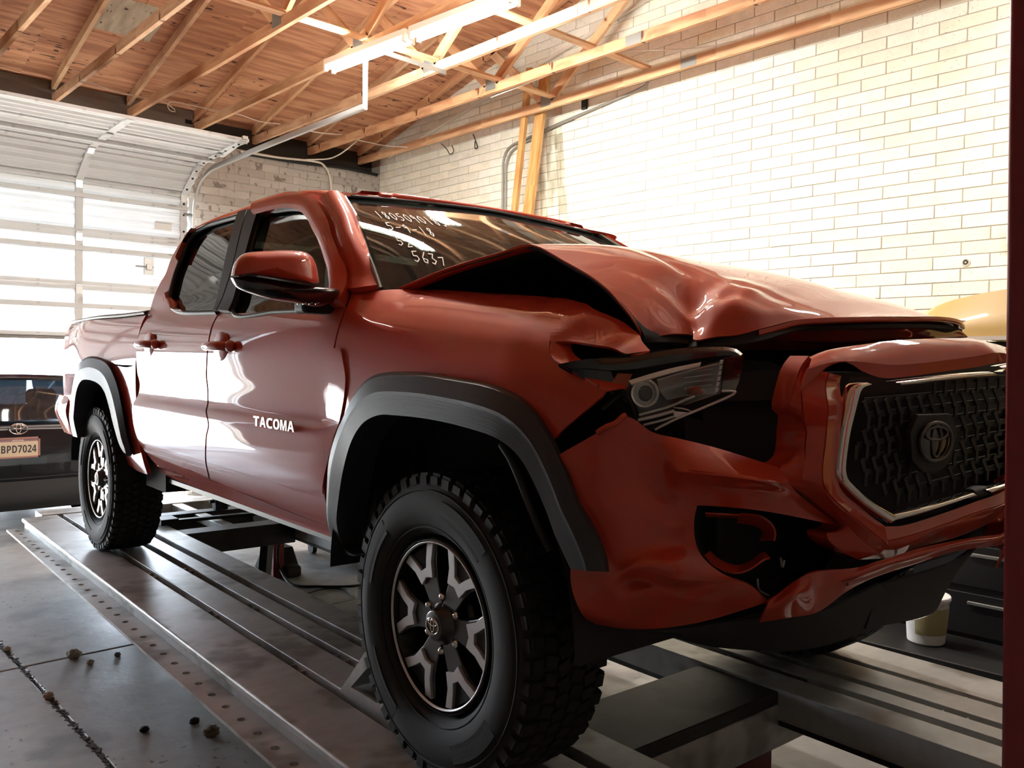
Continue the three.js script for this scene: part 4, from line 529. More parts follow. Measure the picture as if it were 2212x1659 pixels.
// ---- bed ----
{
  const P = (x, y) => V(x, y, S(x, y)), xr = -4.3, xf = -2.395, arch = []; for (let k = 0; k <= 16; k++) { const a = PI * k / 16; arch.push(P(-3.235 + 0.5 * Math.cos(a), 0.52 + 0.50 * Math.sin(a) ** 0.9)); }
  const gx = [1.258, 1.15, 1.08, 1.02, 0.95, 0.9, 0.8, 0.72, 0.65, 0.58, 0.5].map((y) => P(-2.447, y)); const top = [P(xr, 1.262), P(-3.9, 1.262), P(-3.3, 1.26), P(-2.8, 1.256), gx[0]];
  const g1 = coons(top, [P(xr, 1.0), P(-3.8, 1.02), P(-3.235, 1.03), P(-2.7, 1.02), gx[3].clone()], [P(xr, 1.262), P(xr, 1.0)], [gx[0], gx[1], gx[2], gx[3]], 60, 20, { t: 0.02 });
  const rearA = arch.slice(8).reverse(), frontA = arch.slice(0, 9).reverse();
  const g2 = coons([P(-3.235, 1.03), P(-2.9, 1.025), P(-2.6, 1.01), gx[3]], [P(-2.735, 0.5), P(-2.6, 0.49), gx[10].clone().setY(0.5)], frontA, [gx[3], gx[4], gx[5], gx[6], gx[7], gx[8], gx[9], gx[10]], 24, 30, { t: 0.02 });
  const g3 = coons([P(xr, 1.0), P(-3.8, 1.02), P(-3.235, 1.03)], [P(xr, 0.55), P(-3.9, 0.52), P(-3.735, 0.5)], [P(xr, 1.0), P(xr, 0.55)], [P(-3.235, 1.03), ...frontA.slice(1).map((p) => P(-6.47 - p.x, p.y))], 24, 30, { t: 0.02 });
  both('bed_side', join([g1, g2, g3]), M.red);
  both('bed_rail', loft([top.map((p) => p.clone().add(V(0, 0.004, 0.006))), top.map((p) => p.clone().add(V(0, 0.014, -0.02))), top.map((p) => p.clone().add(V(0, 0.006, -0.07)))], 40, 8, { t: 0.01 }), M.blackPlastic);
  part('bed_floor', [box(-4.3, -2.4, 0.72, 0.76, -0.8, 0.8), box(-2.44, -2.4, 0.74, 1.24, -0.84, 0.84), box(-4.28, -4.24, 0.74, 1.2, -0.8, 0.8), ...[1, -1].map((s) => box(-4.25, -2.42, 0.74, 1.24, s * 0.78 - 0.02, s * 0.78 + 0.02))], M.inner);
  part('tailgate', rbox(-4.33, -4.26, 0.74, 1.26, -0.72, 0.72, 0.02), M.red);
  both('tail_lamp', rbox(-4.34, -4.2, 0.9, 1.2, 0.73, 0.815, 0.02), std(0x8a1010, 0.2));
  part('rear_bumper', [loft([[V(-4.13, 0.80, 0.83), V(-4.3, 0.80, 0.84), V(-4.42, 0.80, 0.74), V(-4.47, 0.8, 0), V(-4.42, 0.80, -0.74), V(-4.3, 0.8, -0.84), V(-4.13, 0.8, -0.83)], [V(-4.13, 0.70, 0.85), V(-4.32, 0.70, 0.86), V(-4.45, 0.70, 0.76), V(-4.5, 0.7, 0), V(-4.45, 0.7, -0.76), V(-4.32, 0.7, -0.86), V(-4.13, 0.7, -0.85)], [V(-4.13, 0.56, 0.81), V(-4.3, 0.56, 0.81), V(-4.4, 0.56, 0.72), V(-4.45, 0.56, 0), V(-4.4, 0.56, -0.72), V(-4.3, 0.56, -0.81), V(-4.13, 0.56, -0.81)]], 40, 12, { t: 0.02, d: -1 })], M.red);
  // decal on the rear quarter
  const cv = document.createElement('canvas'); cv.width = 512; cv.height = 256; const c = cv.getContext('2d'); c.fillStyle = '#000'; c.fillRect(0, 0, 512, 256); c.fillStyle = '#fff'; c.font = 'bold 120px sans-serif'; c.fillText('TRD', 150, 110); c.font = 'bold 84px sans-serif'; c.fillText('4x4', 12, 190); c.font = 'bold 60px sans-serif'; c.fillText('OFF ROAD', 190, 180);
  const t = new THREE.CanvasTexture(cv); t.colorSpace = THREE.NoColorSpace; const Pq = []; for (let j = 0; j < 8; j++) { const row = []; for (let i = 0; i < 16; i++) { const p = P(mix(-4.12, -3.66, i / 15), mix(1.225, 1.10, j / 7)); p.z += 0.004; row.push(p); } Pq.push(row); } const g = gridGeo(Pq); const uv = g.attributes.uv; for (let i = 0; i < uv.count; i++) uv.setY(i, 1 - uv.getY(i));
  part('quarter_decal', g, std(0xf4f2f2, 0.6, 0, { transparent: true, alphaMap: t }), truck, 'white off road lettering decal');
}
// badge on the front door
{ const font = await new FontLoader().loadAsync('fonts/droid/droid_sans_bold.typeface.json'); const b = new THREE.Group(); b.name = 'door_badge'; b.userData.label = 'chrome letters reading TACOMA'; truck.add(b);
  const a = SP(556, 908), e = SP(646, 922), n = 6; 'TACOMA'.split('').forEach((ch, i) => { const g = new TextGeometry(ch, { font, size: 0.033, depth: 0.005, curveSegments: 4, bevelEnabled: false }); g.computeBoundingBox(); const w = g.boundingBox.max.x - g.boundingBox.min.x; const L = Math.hypot(e.x - a.x, e.y - a.y) / 6; g.translate(-g.boundingBox.min.x, 0, 0); g.scale(L * 0.88 / w, 1, 1); const t = i / 6, x = mix(a.x, e.x, t), y = mix(a.y, e.y, t) - 0.017, m = part('letter', g, M.badge, b); m.position.set(x, y, S(x, y) + 0.003); m.rotation.y = 0; }); }
// ---- front fender ----
{
  const fm1 = coons(sp([[759, 632], [800, 629], [860, 625], [932, 625], [1041, 632], [1149, 639], [1192, 642]]), sp([[724, 752], [820, 755], [940, 758], [1060, 761], [1189, 766]]), sp([[759, 632], [750, 662], [738, 695], [724, 752]]), sp([[1192, 642], [1192, 690], [1189, 766]]), 70, 40, { t: 0.006 });
  const fm2 = ruled(sp([[724, 751], [800, 754], [900, 757], [1000, 759], [1100, 762], [1189, 764.5], [1197, 778], [1210, 788], [1246, 809], [1281, 830], [1308, 847], [1290, 864], [1272, 880], [1241, 906], [1213, 931], [1200, 944]]), sp([[724, 940], [740, 906], [754, 874], [780, 834], [805, 814], [845, 805], [917, 807], [989, 818], [1054, 830], [1112, 852], [1140, 872], [1156, 888], [1172, 908], [1185, 928], [1192, 940], [1196, 948]]), 90, 24, { t: 0.006 });
  const fm3 = ruled(sp([[724, 752], [713.5, 825], [708, 880], [705.5, 930], [704.5, 1002], [706, 1095]]), sp([[740, 754], [750, 825], [738, 905], [728, 935], [713, 990], [708, 1110]]), 50, 6, { t: 0.006 });
  const horn = coons(sp([[1188, 642], [1222, 645], [1250, 652], [1276, 661], [1327, 688], [1366, 720], [1404, 757]]), sp([[1188, 739], [1222, 737], [1258, 741], [1290, 746], [1312, 750], [1345, 762], [1374, 767], [1402, 760]]), sp([[1188, 642], [1188, 690], [1188, 739]]), sp([[1404, 757], [1403, 758.5], [1402, 760]]), 60, 24, { t: 0.006, dz: 0 });
  { const a = horn.attributes.position; for (let i = 0; i < a.count; i++) { const p = V().fromBufferAttribute(a, i), d = Math.exp(-(((p.x - 0.46) / 0.06) ** 2) - (((p.y - 1.135) / 0.03) ** 2)); a.setZ(i, p.z - 0.022 * d + 0.008 * Math.exp(-(((p.x - 0.40) / 0.03) ** 2)) * sst(1.1, 1.14, p.y) - 0.01 * Math.exp(-(((p.x - 0.52) / 0.02) ** 2))); } horn.computeVertexNormals(); }
  part('front_fender', join([fm1, fm2, fm3, horn]), M.red);
  part('fender_return', loft([resample(sp([[1189, 741], [1189, 764], [1197, 778], [1210, 788], [1246, 809], [1281, 830], [1308, 847]]), 20), resample(sp([[1189, 741], [1189, 764], [1197, 778], [1210, 788], [1246, 809], [1281, 830], [1308, 847]]), 20).map((p) => p.clone().add(V(0.012, 0.008, -0.05)))], 30, 4, { t: 0.004 }), M.red);
  part('front_fender', mirrorZ(join([coons([V(-0.42, 1.27, 0), V(0.0, 1.247, 0), V(0.3, 1.21, 0), V(0.52, 1.12, 0)], [V(-0.5, 1.0, 0), V(0, 1.04, 0), V(0.3, 1.02, 0), V(0.5, 0.98, 0)], [V(-0.42, 1.27, 0), V(-0.5, 1.0, 0)], [V(0.52, 1.12, 0), V(0.5, 0.98, 0)], 40, 20, { t: 0.006 })])), M.red);
  const O = [[768, 1200], [742, 1192], [722, 1170], [712, 1145], [706, 1108], [707, 1050], [711, 990], [727, 933], [740, 904], [754, 872], [780, 832], [805, 812], [845, 803], [917, 805], [989, 816], [1054, 828], [1112, 850], [1156, 886], [1185, 926], [1206, 966], [1232, 1024], [1253, 1085], [1275, 1120], [1298, 1165], [1312, 1205], [1316, 1235]];
  const I = [[770, 1200], [757, 1196], [744, 1182], [733, 1160], [727, 1130], [729, 1092], [740, 1020], [758, 955], [783, 915], [816, 897], [852, 897], [917, 904], [989, 919], [1062, 942], [1105, 970], [1134, 1006], [1163, 1064], [1181, 1107], [1196, 1150], [1214, 1190], [1232, 1228]];
  const flare = (O, I, n = 90) => { const o = resample(sp(O, 0.002), n), o2 = resample(sp(O, 0.018), n), i1 = resample(sp(I, 0.045), n), A = o2.map((p, k) => { const q = p.clone().lerp(i1[k], 0.08); q.z += 0.004; return q; }), B = o2.map((p, k) => { const q = p.clone().lerp(i1[k], 0.46); q.z += 0.012; return q; }), Cc = o2.map((p, k) => { const q = p.clone().lerp(i1[k], 0.54); q.z += 0.010; return q; }), D = i1.map((p) => p.clone()), E = i1.map((p) => p.clone().add(V(0, 0, -0.10)));
    const q = (a, b) => gridGeo([a, a.map((p, k) => p.clone().lerp(b[k], 0.5)), b], 0, -1); return join([q(o, A), q(A, B), q(B, Cc), q(Cc, D), q(D, E)]); };
  both('front_flare', flare(O, I), M.flarePlastic);
  const O2 = [[284, 985], [286, 972], [277, 939], [267, 880], [257, 832], [243, 796], [228, 778], [205, 770], [185, 773], [168, 790], [158, 830], [152, 880], [151, 909], [158, 940]], I2 = [[270, 982], [257, 959], [243, 911], [235, 877], [225, 846], [211, 828], [189, 820], [174, 824], [164, 848], [159, 891], [159, 909], [167, 945]];
  both('rear_flare', flare(O2, I2, 60), M.flarePlastic);
  // wheel wells
  const well = (x0, r) => join([new THREE.CylinderGeometry(r, r, 0.40, 40, 1, true, PI / 2, PI).rotateX(PI / 2).translate(x0, 0.44, 0.70), new THREE.CircleGeometry(r, 40, 0, PI).translate(x0, 0.44, 0.5)]);
  both('wheel_well', well(0, 0.53), M.inner); both('wheel_well', well(-3.235, 0.52), M.inner);
  part('suspension', [tube([V(0.02, 0.5, 0.62), V(0.02, 0.95, 0.55)], 0.05, 8, 12), rbox(-0.12, 0.12, 0.3, 0.5, 0.5, 0.68, 0.03), tube([V(-0.25, 0.3, 0.3), V(0, 0.28, 0.62)], 0.03, 8, 8), ...Array.from({ length: 7 }, (_, k) => new THREE.TorusGeometry(0.065, 0.009, 6, 20).rotateX(PI / 2).translate(0.02, 0.6 + k * 0.045, 0.605 - k * 0.007))], M.inner);
  part('liner_strip', tube(resample(sp([[1085, 958], [1110, 1000], [1140, 1075], [1165, 1140], [1190, 1190]], -0.08), 20), 0.012, 40, 6), M.blackPlastic);
}
// ---- hood: folded upward across its middle, crumpled at the near front corner ----
{
  const Z = (px, py, z) => ht(px, py, 'z', z), Xp = (px, py, x) => ht(px, py, 'x', x);
  const near = [Z(861, 621, 0.735), Z(968, 578, 0.73), Z(1077, 545, 0.725), Z(1146, 528, 0.72), Z(1222, 565, 0.72), Z(1294, 608.5, 0.715), Z(1348, 663, 0.71), Z(1381, 710, 0.705), Z(1385, 729, 0.70)];
  const r2 = [V(-0.44, 1.30, 0.62), V(-0.22, 1.338, 0.61), V(0.0, 1.372, 0.60), Xp(1205, 527, 0.135), V(0.26, 1.335, 0.585), V(0.36, 1.285, 0.57), V(0.435, 1.235, 0.56), V(0.50, 1.175, 0.55), V(0.535, 1.135, 0.56)];
  const r3 = [V(-0.42, 1.302, 0.42), V(-0.22, 1.35, 0.42), V(0.0, 1.385, 0.42), Xp(1292, 528, 0.135), V(0.26, 1.352, 0.42), V(0.36, 1.30, 0.42), Xp(1480, 660, 0.44), Xp(1505, 700, 0.53), Xp(1500, 735, 0.57)];
  const r4 = [V(-0.40, 1.30, 0.25), V(-0.2, 1.35, 0.25), V(0.0, 1.385, 0.26), Xp(1362, 535, 0.15), Xp(1420, 556, 0.25), Xp(1490, 595, 0.36), Xp(1550, 625, 0.47), Xp(1545, 665, 0.555), Xp(1550, 728, 0.60)];
  const r5 = [V(-0.38, 1.298, 0.08), V(-0.2, 1.345, 0.08), V(0.0, 1.375, 0.10), Xp(1430, 548, 0.155), Xp(1500, 567, 0.28), Xp(1570, 598, 0.42), Xp(1606, 620, 0.52), Xp(1618, 660, 0.60), Xp(1640, 712, 0.635)];
  const r6 = [V(-0.38, 1.295, -0.15), V(-0.2, 1.335, -0.14), V(0.0, 1.362, -0.12), V(0.15, 1.368, -0.10), V(0.30, 1.345, -0.08), V(0.44, 1.30, -0.04), Xp(1700, 640, 0.55), Xp(1700, 664, 0.61), Xp(1730, 690, 0.64)];
  const r7 = [V(-0.40, 1.29, -0.40), V(-0.2, 1.322, -0.38), V(0.0, 1.345, -0.36), V(0.15, 1.350, -0.34), V(0.32, 1.322, -0.32), V(0.46, 1.283, -0.28), V(0.56, 1.250, -0.20), V(0.62, 1.215, -0.16), Xp(1880, 684, 0.665)];
  const r8 = [V(-0.44, 1.28, -0.60), V(-0.22, 1.305, -0.59), V(0.0, 1.325, -0.58), V(0.15, 1.326, -0.57), V(0.32, 1.300, -0.56), V(0.46, 1.270, -0.52), V(0.56, 1.240, -0.46), V(0.62, 1.210, -0.42), Xp(2010, 685, 0.67)];
  const r9 = [V(-0.46, 1.262, -0.72), V(-0.22, 1.28, -0.72), V(0.0, 1.295, -0.72), V(0.15, 1.293, -0.72), V(0.32, 1.270, -0.715), V(0.46, 1.245, -0.70), V(0.54, 1.225, -0.67), V(0.60, 1.205, -0.63), Xp(2085, 692, 0.62)];
  const rows = [near, r2, r3, r4, r5, r6, r7, r8, r9];
  const hood = part('hood', loft(rows, 90, 90, { t: 0.004, d: -1, f: (p) => { const k = Math.exp(-(((p.x - 0.52) / 0.09) ** 2) - (((p.z - 0.46) / 0.2) ** 2)); p.y += 0.005 * k * Math.sin(p.z * 48 + p.x * 30) + 0.003 * k * Math.sin(p.x * 85 - p.z * 22); } }), M.red, truck);
  // hem of the near edge and front lip, black sheet underneath
  part('edge_hem', loft([near.slice(0, 4), near.slice(0, 4).map((p, i) => p.clone().add(V(0.0, -0.014 + 0.003 * i, -0.012))), near.slice(0, 4).map((p, i) => p.clone().add(V(0.0, -0.016 + 0.003 * i, -0.03)))], 50, 8, { t: 0.002, d: -1 }), M.red, hood);
  const lipU = [Xp(1640, 713, 0.635), Xp(1690, 700, 0.64), Xp(1730, 690, 0.645), Xp(1800, 686, 0.66), Xp(1880, 684, 0.67), Xp(1960, 684, 0.672), Xp(2030, 684, 0.67), Xp(2070, 690, 0.645), Xp(2084, 702, 0.61)];
  const lipD = [Xp(1660, 735, 0.50), Xp(1700, 738, 0.50), Xp(1750, 740, 0.51), Xp(1810, 742, 0.52), Xp(1880, 738, 0.53), Xp(1960, 734, 0.54), Xp(2030, 731, 0.55), Xp(2075, 730, 0.54), Xp(2090, 729, 0.53)], lipM = lipU.map((p) => p.clone().add(V(-0.004, -0.012, 0)));
  part('turned_edge', loft([lipM, lipM.map((p, i) => p.clone().lerp(lipD[i], 0.5).add(V(-0.01, 0.006, 0))), lipD, lipD.map((p) => p.clone().add(V(-0.05, 0.006, 0)))], 60, 12, { t: 0.006 }), M.red, hood);
  part('edge_flange', loft([lipU, lipU.map((p) => p.clone().add(V(-0.002, -0.014, 0))), lipU.map((p) => p.clone().add(V(-0.035, -0.016, 0)))], 60, 8, { t: 0.003 }), M.red, hood);
  part('dark_hood_underside', loft(rows.map((r, k) => r.map((p) => p.clone().add(V(-0.004, k === 0 ? -0.010 : -0.03, k === 0 ? -0.004 : k === 8 ? 0.03 : 0)))), 40, 40, { t: 0.01 }), M.inner, hood);  // black sheet put in for the unlit underside of the hood
  const eng = new THREE.Group(); eng.name = 'engine_bay'; truck.add(eng);
  part('inner_wall', [box(-0.42, 0.50, 0.55, 1.12, 0.60, 0.66), box(-0.42, 0.50, 0.55, 1.12, -0.66, -0.60), box(-0.44, -0.38, 0.55, 1.2, -0.7, 0.7), box(0.44, 0.50, 0.5, 1.02, -0.66, 0.72), box(-0.42, 0.48, 0.5, 0.56, -0.6, 0.6), box(-0.30, 0.42, 1.05, 1.13, 0.60, 0.74)], M.inner, eng);
  part('engine_cover', [rbox(-0.3, 0.25, 0.85, 1.08, -0.3, 0.3, 0.05), rbox(0.28, 0.4, 0.8, 1.05, -0.5, 0.5, 0.03)], M.inner, eng); part('battery', rbox(0.05, 0.25, 0.9, 1.08, 0.35, 0.56, 0.01), M.inner, eng);
  part('support_panel', [box(0.50, 0.53, 0.60, 0.98, -0.5, 0.5), box(0.48, 0.56, 0.98, 1.05, -0.6, 0.62)], M.inner, eng); part('crash_beam', rbox(0.56, 0.66, 0.62, 0.76, -0.6, 0.6, 0.01), M.inner, eng);
}
// ---- front bumper cover, torn at the near corner ----
{
  const up = [[[1208, 982, 0], [1280, 941, 0.002], [1350, 900, 0], [1411, 934, -0.015], [1470, 948, -0.02], [1553, 969, -0.02], [1658, 1002, -0.01], [1700, 1016, -0.02]],
    [[1214, 995, 0.004], [1284, 960, 0.006], [1354, 930, -0.004], [1415, 960, -0.015], [1473, 978, 0.012], [1556, 996, 0.016], [1655, 1020, 0.018], [1700, 1026, 0]],
    [[1224, 1012, 0.004], [1290, 988, 0.005], [1362, 975, -0.010], [1425, 1004, -0.022], [1477, 1015, 0.042], [1562, 1025, 0.048], [1655, 1037, 0.042], [1705, 1042, 0.008]],
    [[1234, 1034, 0.002], [1298, 1020, 0.002], [1370, 1015, -0.016], [1432, 1040, -0.028], [1482, 1024, 0.040], [1566, 1033, 0.044], [1658, 1045, 0.038], [1712, 1054, 0.0]],
    [[1244, 1062, 0], [1308, 1056, -0.002], [1382, 1055, -0.018], [1440, 1066, -0.03], [1488, 1050, 0.006], [1570, 1056, 0.010], [1662, 1066, 0.008], [1740, 1080, -0.015]],
    [[1252, 1101, 0], [1320, 1099, 0], [1396, 1096, -0.012], [1452, 1094, -0.016], [1506, 1092, -0.008], [1575, 1096, -0.004], [1668, 1107, -0.004], [1815, 1136, -0.02]]];
  const low = [[[1251, 1096, -0.001], [1328, 1094, -0.001], [1398, 1091, -0.014], [1456, 1088, -0.018], [1507, 1087, -0.010]],
    [[1245, 1145, 0], [1335, 1140, 0.004], [1410, 1132, -0.004], [1460, 1130, -0.006], [1499, 1130, -0.006]],
    [[1238, 1195, -0.004], [1335, 1188, 0.006], [1412, 1178, 0.006], [1465, 1177, 0], [1504, 1176, -0.004]],
    [[1232, 1240, -0.01], [1325, 1236, 0.002], [1372, 1222, 0.048], [1450, 1220, 0.055], [1522, 1208, -0.004]],
    [[1236, 1275, -0.02], [1318, 1268, -0.012], [1376, 1250, -0.018], [1458, 1252, 0.045], [1556, 1236, -0.004]],
    [[1246, 1305, -0.035], [1322, 1303, -0.03], [1396, 1280, 0.012], [1480, 1274, -0.01], [1590, 1252, 0.0]],
    [[1258, 1328, -0.06], [1332, 1337, -0.055], [1412, 1322, -0.045], [1505, 1298, -0.03], [1625, 1268, -0.004]],
    [[1275, 1346, -0.11], [1350, 1358, -0.11], [1430, 1357, -0.10], [1530, 1340, -0.08], [1661, 1300, -0.02]]];
  const lip = [[[1661, 1299, -0.01], [1714, 1257, 0], [1760, 1236, 0.01], [1850, 1226, 0.012], [1900, 1211, 0.012], [2000, 1181, 0.01], [2100, 1161, 0.01], [2168, 1150, 0.01], [2300, 1120, 0.0]],
    [[1652, 1322, -0.02], [1712, 1290, 0.02], [1764, 1272, 0.0], [1842, 1246, 0.02], [1900, 1226, 0.02], [1998, 1196, 0.02], [2090, 1172, 0.02], [2168, 1160, 0.02], [2300, 1130, 0.0]],
    [[1640, 1345, -0.06], [1700, 1335, -0.02], [1767, 1322, -0.03], [1829, 1278, 0], [1890, 1247, 0.0], [1985, 1216, 0.0], [2064, 1191, 0.0], [2171, 1174, 0.0], [2300, 1150, 0]]];
  const L = (r, nu, nv, o) => loft(r.map((q) => fp(q)), nu, nv, { t: 0.005, ...o });
  const bc = part('front_bumper', [L(up, 70, 40), L(low, 60, 50), L(lip, 60, 14)], M.red);
  part('torn_edge', tube(fp([[1290, 935, 0.004], [1310, 922, 0.006], [1330, 914, 0.004], [1345, 900, 0.006], [1352, 897, 0.002]]), 0.006, 30, 6), M.red, bc);
  part('paint_scuff', [tube(fp([[1830, 1262, 0.022], [1874, 1248, 0.024], [1900, 1238, 0.022], [1930, 1226, 0.024], [1966, 1216, 0.022], [2010, 1203, 0.022]]), 0.004, 30, 5)], std(0xa77a74, 0.8), bc);
  part('front_bumper', mirrorZ(loft([[V(0.42, 0.98, 0.93), V(0.62, 0.96, 0.84), V(0.78, 0.94, 0.62), V(0.84, 0.93, 0.45)], [V(0.44, 0.78, 0.94), V(0.66, 0.76, 0.86), V(0.84, 0.75, 0.62), V(0.89, 0.74, 0.45)], [V(0.42, 0.55, 0.90), V(0.60, 0.54, 0.82), V(0.78, 0.53, 0.6), V(0.84, 0.52, 0.4)]], 24, 16, { t: 0.005 })), M.red);
  // fog lamp hole: dark bowl with a broken red rim
  const hole = [[1505, 1099], [1524, 1093], [1600, 1097], [1700, 1110], [1767, 1117], [1815, 1136], [1800, 1180], [1780, 1225], [1714, 1257], [1661, 1299], [1623, 1267], [1588, 1252], [1552, 1233], [1517, 1203], [1503, 1175], [1498, 1130]];
  const ring = (k, off) => fp(hole.concat([hole[0]]).map(([x, y]) => [1640 + (x - 1640) * k, 1175 + (y - 1175) * k, off]));
  part('fog_lamp_cavity', loft([ring(1.03, -0.012), ring(1.0, -0.06), ring(0.9, -0.13), ring(0.5, -0.15), ring(0.02, -0.15)], 80, 14, { linU: true }), M.blackPlastic);
  part('fog_lamp_bezel', [loft([fp([[1600, 1112, -0.03], [1640, 1116, -0.03], [1664, 1132, -0.03], [1673, 1150, -0.03], [1671, 1168, -0.03]]), fp([[1590, 1130, -0.09], [1620, 1134, -0.09], [1640, 1142, -0.09], [1646, 1156, -0.08], [1640, 1166, -0.08]])], 30, 6, { t: 0.004 }), loft([fp([[1520, 1200, -0.02], [1545, 1225, -0.02], [1585, 1240, -0.02], [1620, 1232, -0.02], [1650, 1212, -0.02], [1663, 1208, -0.03]]), fp([[1530, 1192, -0.06], [1555, 1212, -0.06], [1590, 1224, -0.06], [1620, 1216, -0.06], [1642, 1200, -0.06], [1652, 1196, -0.06]])], 30, 6, { t: 0.004 }), loft([fp([[1524, 1110, -0.02], [1560, 1112, -0.02], [1600, 1114, -0.03]]), fp([[1526, 1118, -0.06], [1560, 1118, -0.06], [1598, 1120, -0.06]])], 16, 4, { t: 0.003 })], M.red, truck, 'broken red rim of the fog lamp opening');
  part('fog_bracket', [tube(fp([[1686, 1205, -0.06], [1690, 1226, -0.06], [1694, 1210, -0.06]]), 0.003, 10, 5), tube(fp([[1636, 1250, -0.05], [1640, 1275, -0.05], [1660, 1287, -0.05]]), 0.003, 10, 5)], M.galv);
  part('dark_recess_sheet', loft([fp([[1480, 900, -0.22], [1650, 930, -0.2], [1760, 880, -0.16], [1900, 900, -0.10], [2200, 900, -0.08]]), fp([[1480, 1130, -0.2], [1650, 1150, -0.2], [1760, 1160, -0.2], [1900, 1190, -0.16], [2200, 1150, -0.1]]), fp([[1480, 1280, -0.22], [1640, 1290, -0.22], [1760, 1280, -0.22], [1900, 1260, -0.22], [2200, 1200, -0.2]])], 20, 12), M.inner);  // dark sheet added behind the front openings in place of shade
  part('skid_plate', [loft([fp([[1290, 1352, -0.14], [1430, 1362, -0.14], [1600, 1340, -0.12], [1760, 1325, -0.1], [1900, 1262, -0.08]]), fp([[1290, 1372, -0.30], [1412, 1368, -0.30], [1560, 1400, -0.32], [1760, 1400, -0.34], [1960, 1330, -0.3]])], 30, 8, { t: 0.006 }), loft([fp([[1900, 1265, -0.1], [2060, 1215, -0.08], [2250, 1175, -0.08]]), fp([[1870, 1360, -0.3], [2060, 1330, -0.25], [2250, 1290, -0.25]])], 20, 6, { t: 0.006 })], M.inner);
}
M.dimSilver = std(0x5c5d5e, 0.3, 0.8);
// ---- grille surround ----
{
  const outer = [[1748, 771], [1731, 794], [1719, 829], [1708, 881], [1722, 897], [1720, 925], [1715, 982], [1700, 1003], [1684, 1011], [1680, 1041], [1712, 1053], [1740, 1066], [1773, 1091], [1800, 1114], [1818, 1135], [1804, 1149], [1782, 1156], [1812, 1186], [1854, 1206]];
  const ridgeO = [[1764, 800], [1748, 830], [1735, 868], [1735, 900], [1742, 930], [1740, 960], [1737, 1000], [1732, 1030], [1745, 1052], [1765, 1068], [1795, 1092], [1825, 1125], [1850, 1155], [1880, 1180], [1900, 1192]];
  const ridge = [[1809, 806], [1795, 840], [1788, 865], [1784, 912], [1780, 958], [1774, 1012], [1778, 1050], [1800, 1080], [1840, 1115], [1880, 1148], [1905, 1168], [1915, 1180]];
  const inner = [[1834, 812], [1826, 835], [1819, 860], [1811, 935], [1806, 1005], [1808, 1046], [1822, 1070], [1842, 1087], [1882, 1119], [1908, 1138]];
  const R = (l, off, n = 60) => resample(fp(l, off), n);
  const mids = (A, B, k) => A.map((p, i) => p.clone().lerp(B[i], k));
  const dip = (l) => l.map((p) => p.add(V(-0.022 * sst(0.975, 1.045, p.y), 0, 0))), a = R(outer, -0.012), b = dip(R(ridgeO, 0.012)), c = dip(R(ridge, 0.034)), d = dip(R(inner, 0.012)), q = (A, B) => gridGeo([A, mids(A, B, 0.5), B], 0.004);
  const s = part('grille_surround', [q(a, b), q(b, c), q(c, d)], M.red);
  part('surround_return', [gridGeo([d, d.map((p) => p.clone().add(V(-0.05, 0, -0.012)))], 0.003), gridGeo([a.map((p) => p.clone().add(V(-0.045, 0, 0.0))), a], 0.003)], M.red, s);
  const bi = R([[1908, 1138], [1952, 1136], [2030, 1112], [2100, 1087], [2171, 1058], [2290, 1008]], 0.012, 30), bm = R([[1905, 1170], [1960, 1158], [2034, 1134], [2104, 1108], [2171, 1085], [2290, 1040]], 0.026, 30), bo = R([[1854, 1206], [1930, 1200], [1990, 1178], [2064, 1158], [2137, 1128], [2168, 1121], [2290, 1075]], -0.02, 30);
  part('lower_bar', [q(bo, bm), q(bm, bi)], M.red, s);
  const tt = R([[1748, 771], [1788, 756], [1858, 745], [1952, 734], [2070, 730.5], [2117, 735], [2177, 759], [2260, 790]], -0.03, 40), tf = R([[1746, 797], [1800, 782], [1850, 781], [1943, 788], [2060, 776], [2110, 769], [2170, 763], [2260, 796]], 0.016, 40), tb = R([[1728, 845], [1764, 812], [1800, 786], [1832, 783], [1872, 806], [1926, 817], [2050, 801], [2110, 793], [2177, 782], [2260, 800]], 0.012, 40);
  part('upper_bar', [gridGeo([tt, mids(tt, tf, 0.5).map((p) => p.add(V(0.006, 0.008, 0))), tf], 0.004), q(tf, tb)], M.red, s);
  // chrome trim
  const strip = (O, I, n, o0 = 0.02) => { const A = R(O, o0, n), B = R(I, o0, n); return gridGeo([A.map((p) => p.clone().add(V(-0.02, 0, 0))), A, mids(A, B, 0.5).map((p) => p.add(V(0.010, 0, 0))), B, B.map((p) => p.clone().add(V(-0.02, 0, 0)))], 0); };
  const ch = part('grille_trim', strip([[1872, 826], [1852, 829], [1842, 842], [1832, 880], [1820, 935], [1811, 1003], [1812, 1030], [1822, 1048], [1860, 1085], [1900, 1114], [1925, 1130]], [[1877, 833], [1866, 838], [1858, 848], [1847, 890], [1834, 940], [1826, 998], [1828, 1022], [1838, 1040], [1882, 1080], [1912, 1098], [1930, 1108]], 60), M.chrome);
  part('lower_trim', strip([[1925, 1128], [1990, 1110], [2050, 1090], [2101, 1072]], [[1928, 1109], [1990, 1096], [2050, 1080], [2101, 1064]], 20), M.chrome, ch); part('lower_trim', strip([[2137, 1067], [2171, 1053], [2240, 1022]], [[2129, 1057], [2171, 1043], [2240, 1012]], 12), M.chrome, ch); part('trim_clip', strip([[2101, 1078], [2120, 1074], [2140, 1068]], [[2103, 1058], [2116, 1052], [2130, 1050]], 6, 0.01), M.blackPlastic, ch);
  part('upper_trim', strip([[1931, 824], [2000, 816], [2070, 808], [2140, 803]], [[1945, 833], [2000, 827], [2070, 819], [2152, 813]], 20), M.chrome, ch); part('upper_trim', strip([[2157, 791], [2177, 787], [2230, 778]], [[2165, 803], [2177, 799], [2230, 790]], 10), M.chrome, ch);
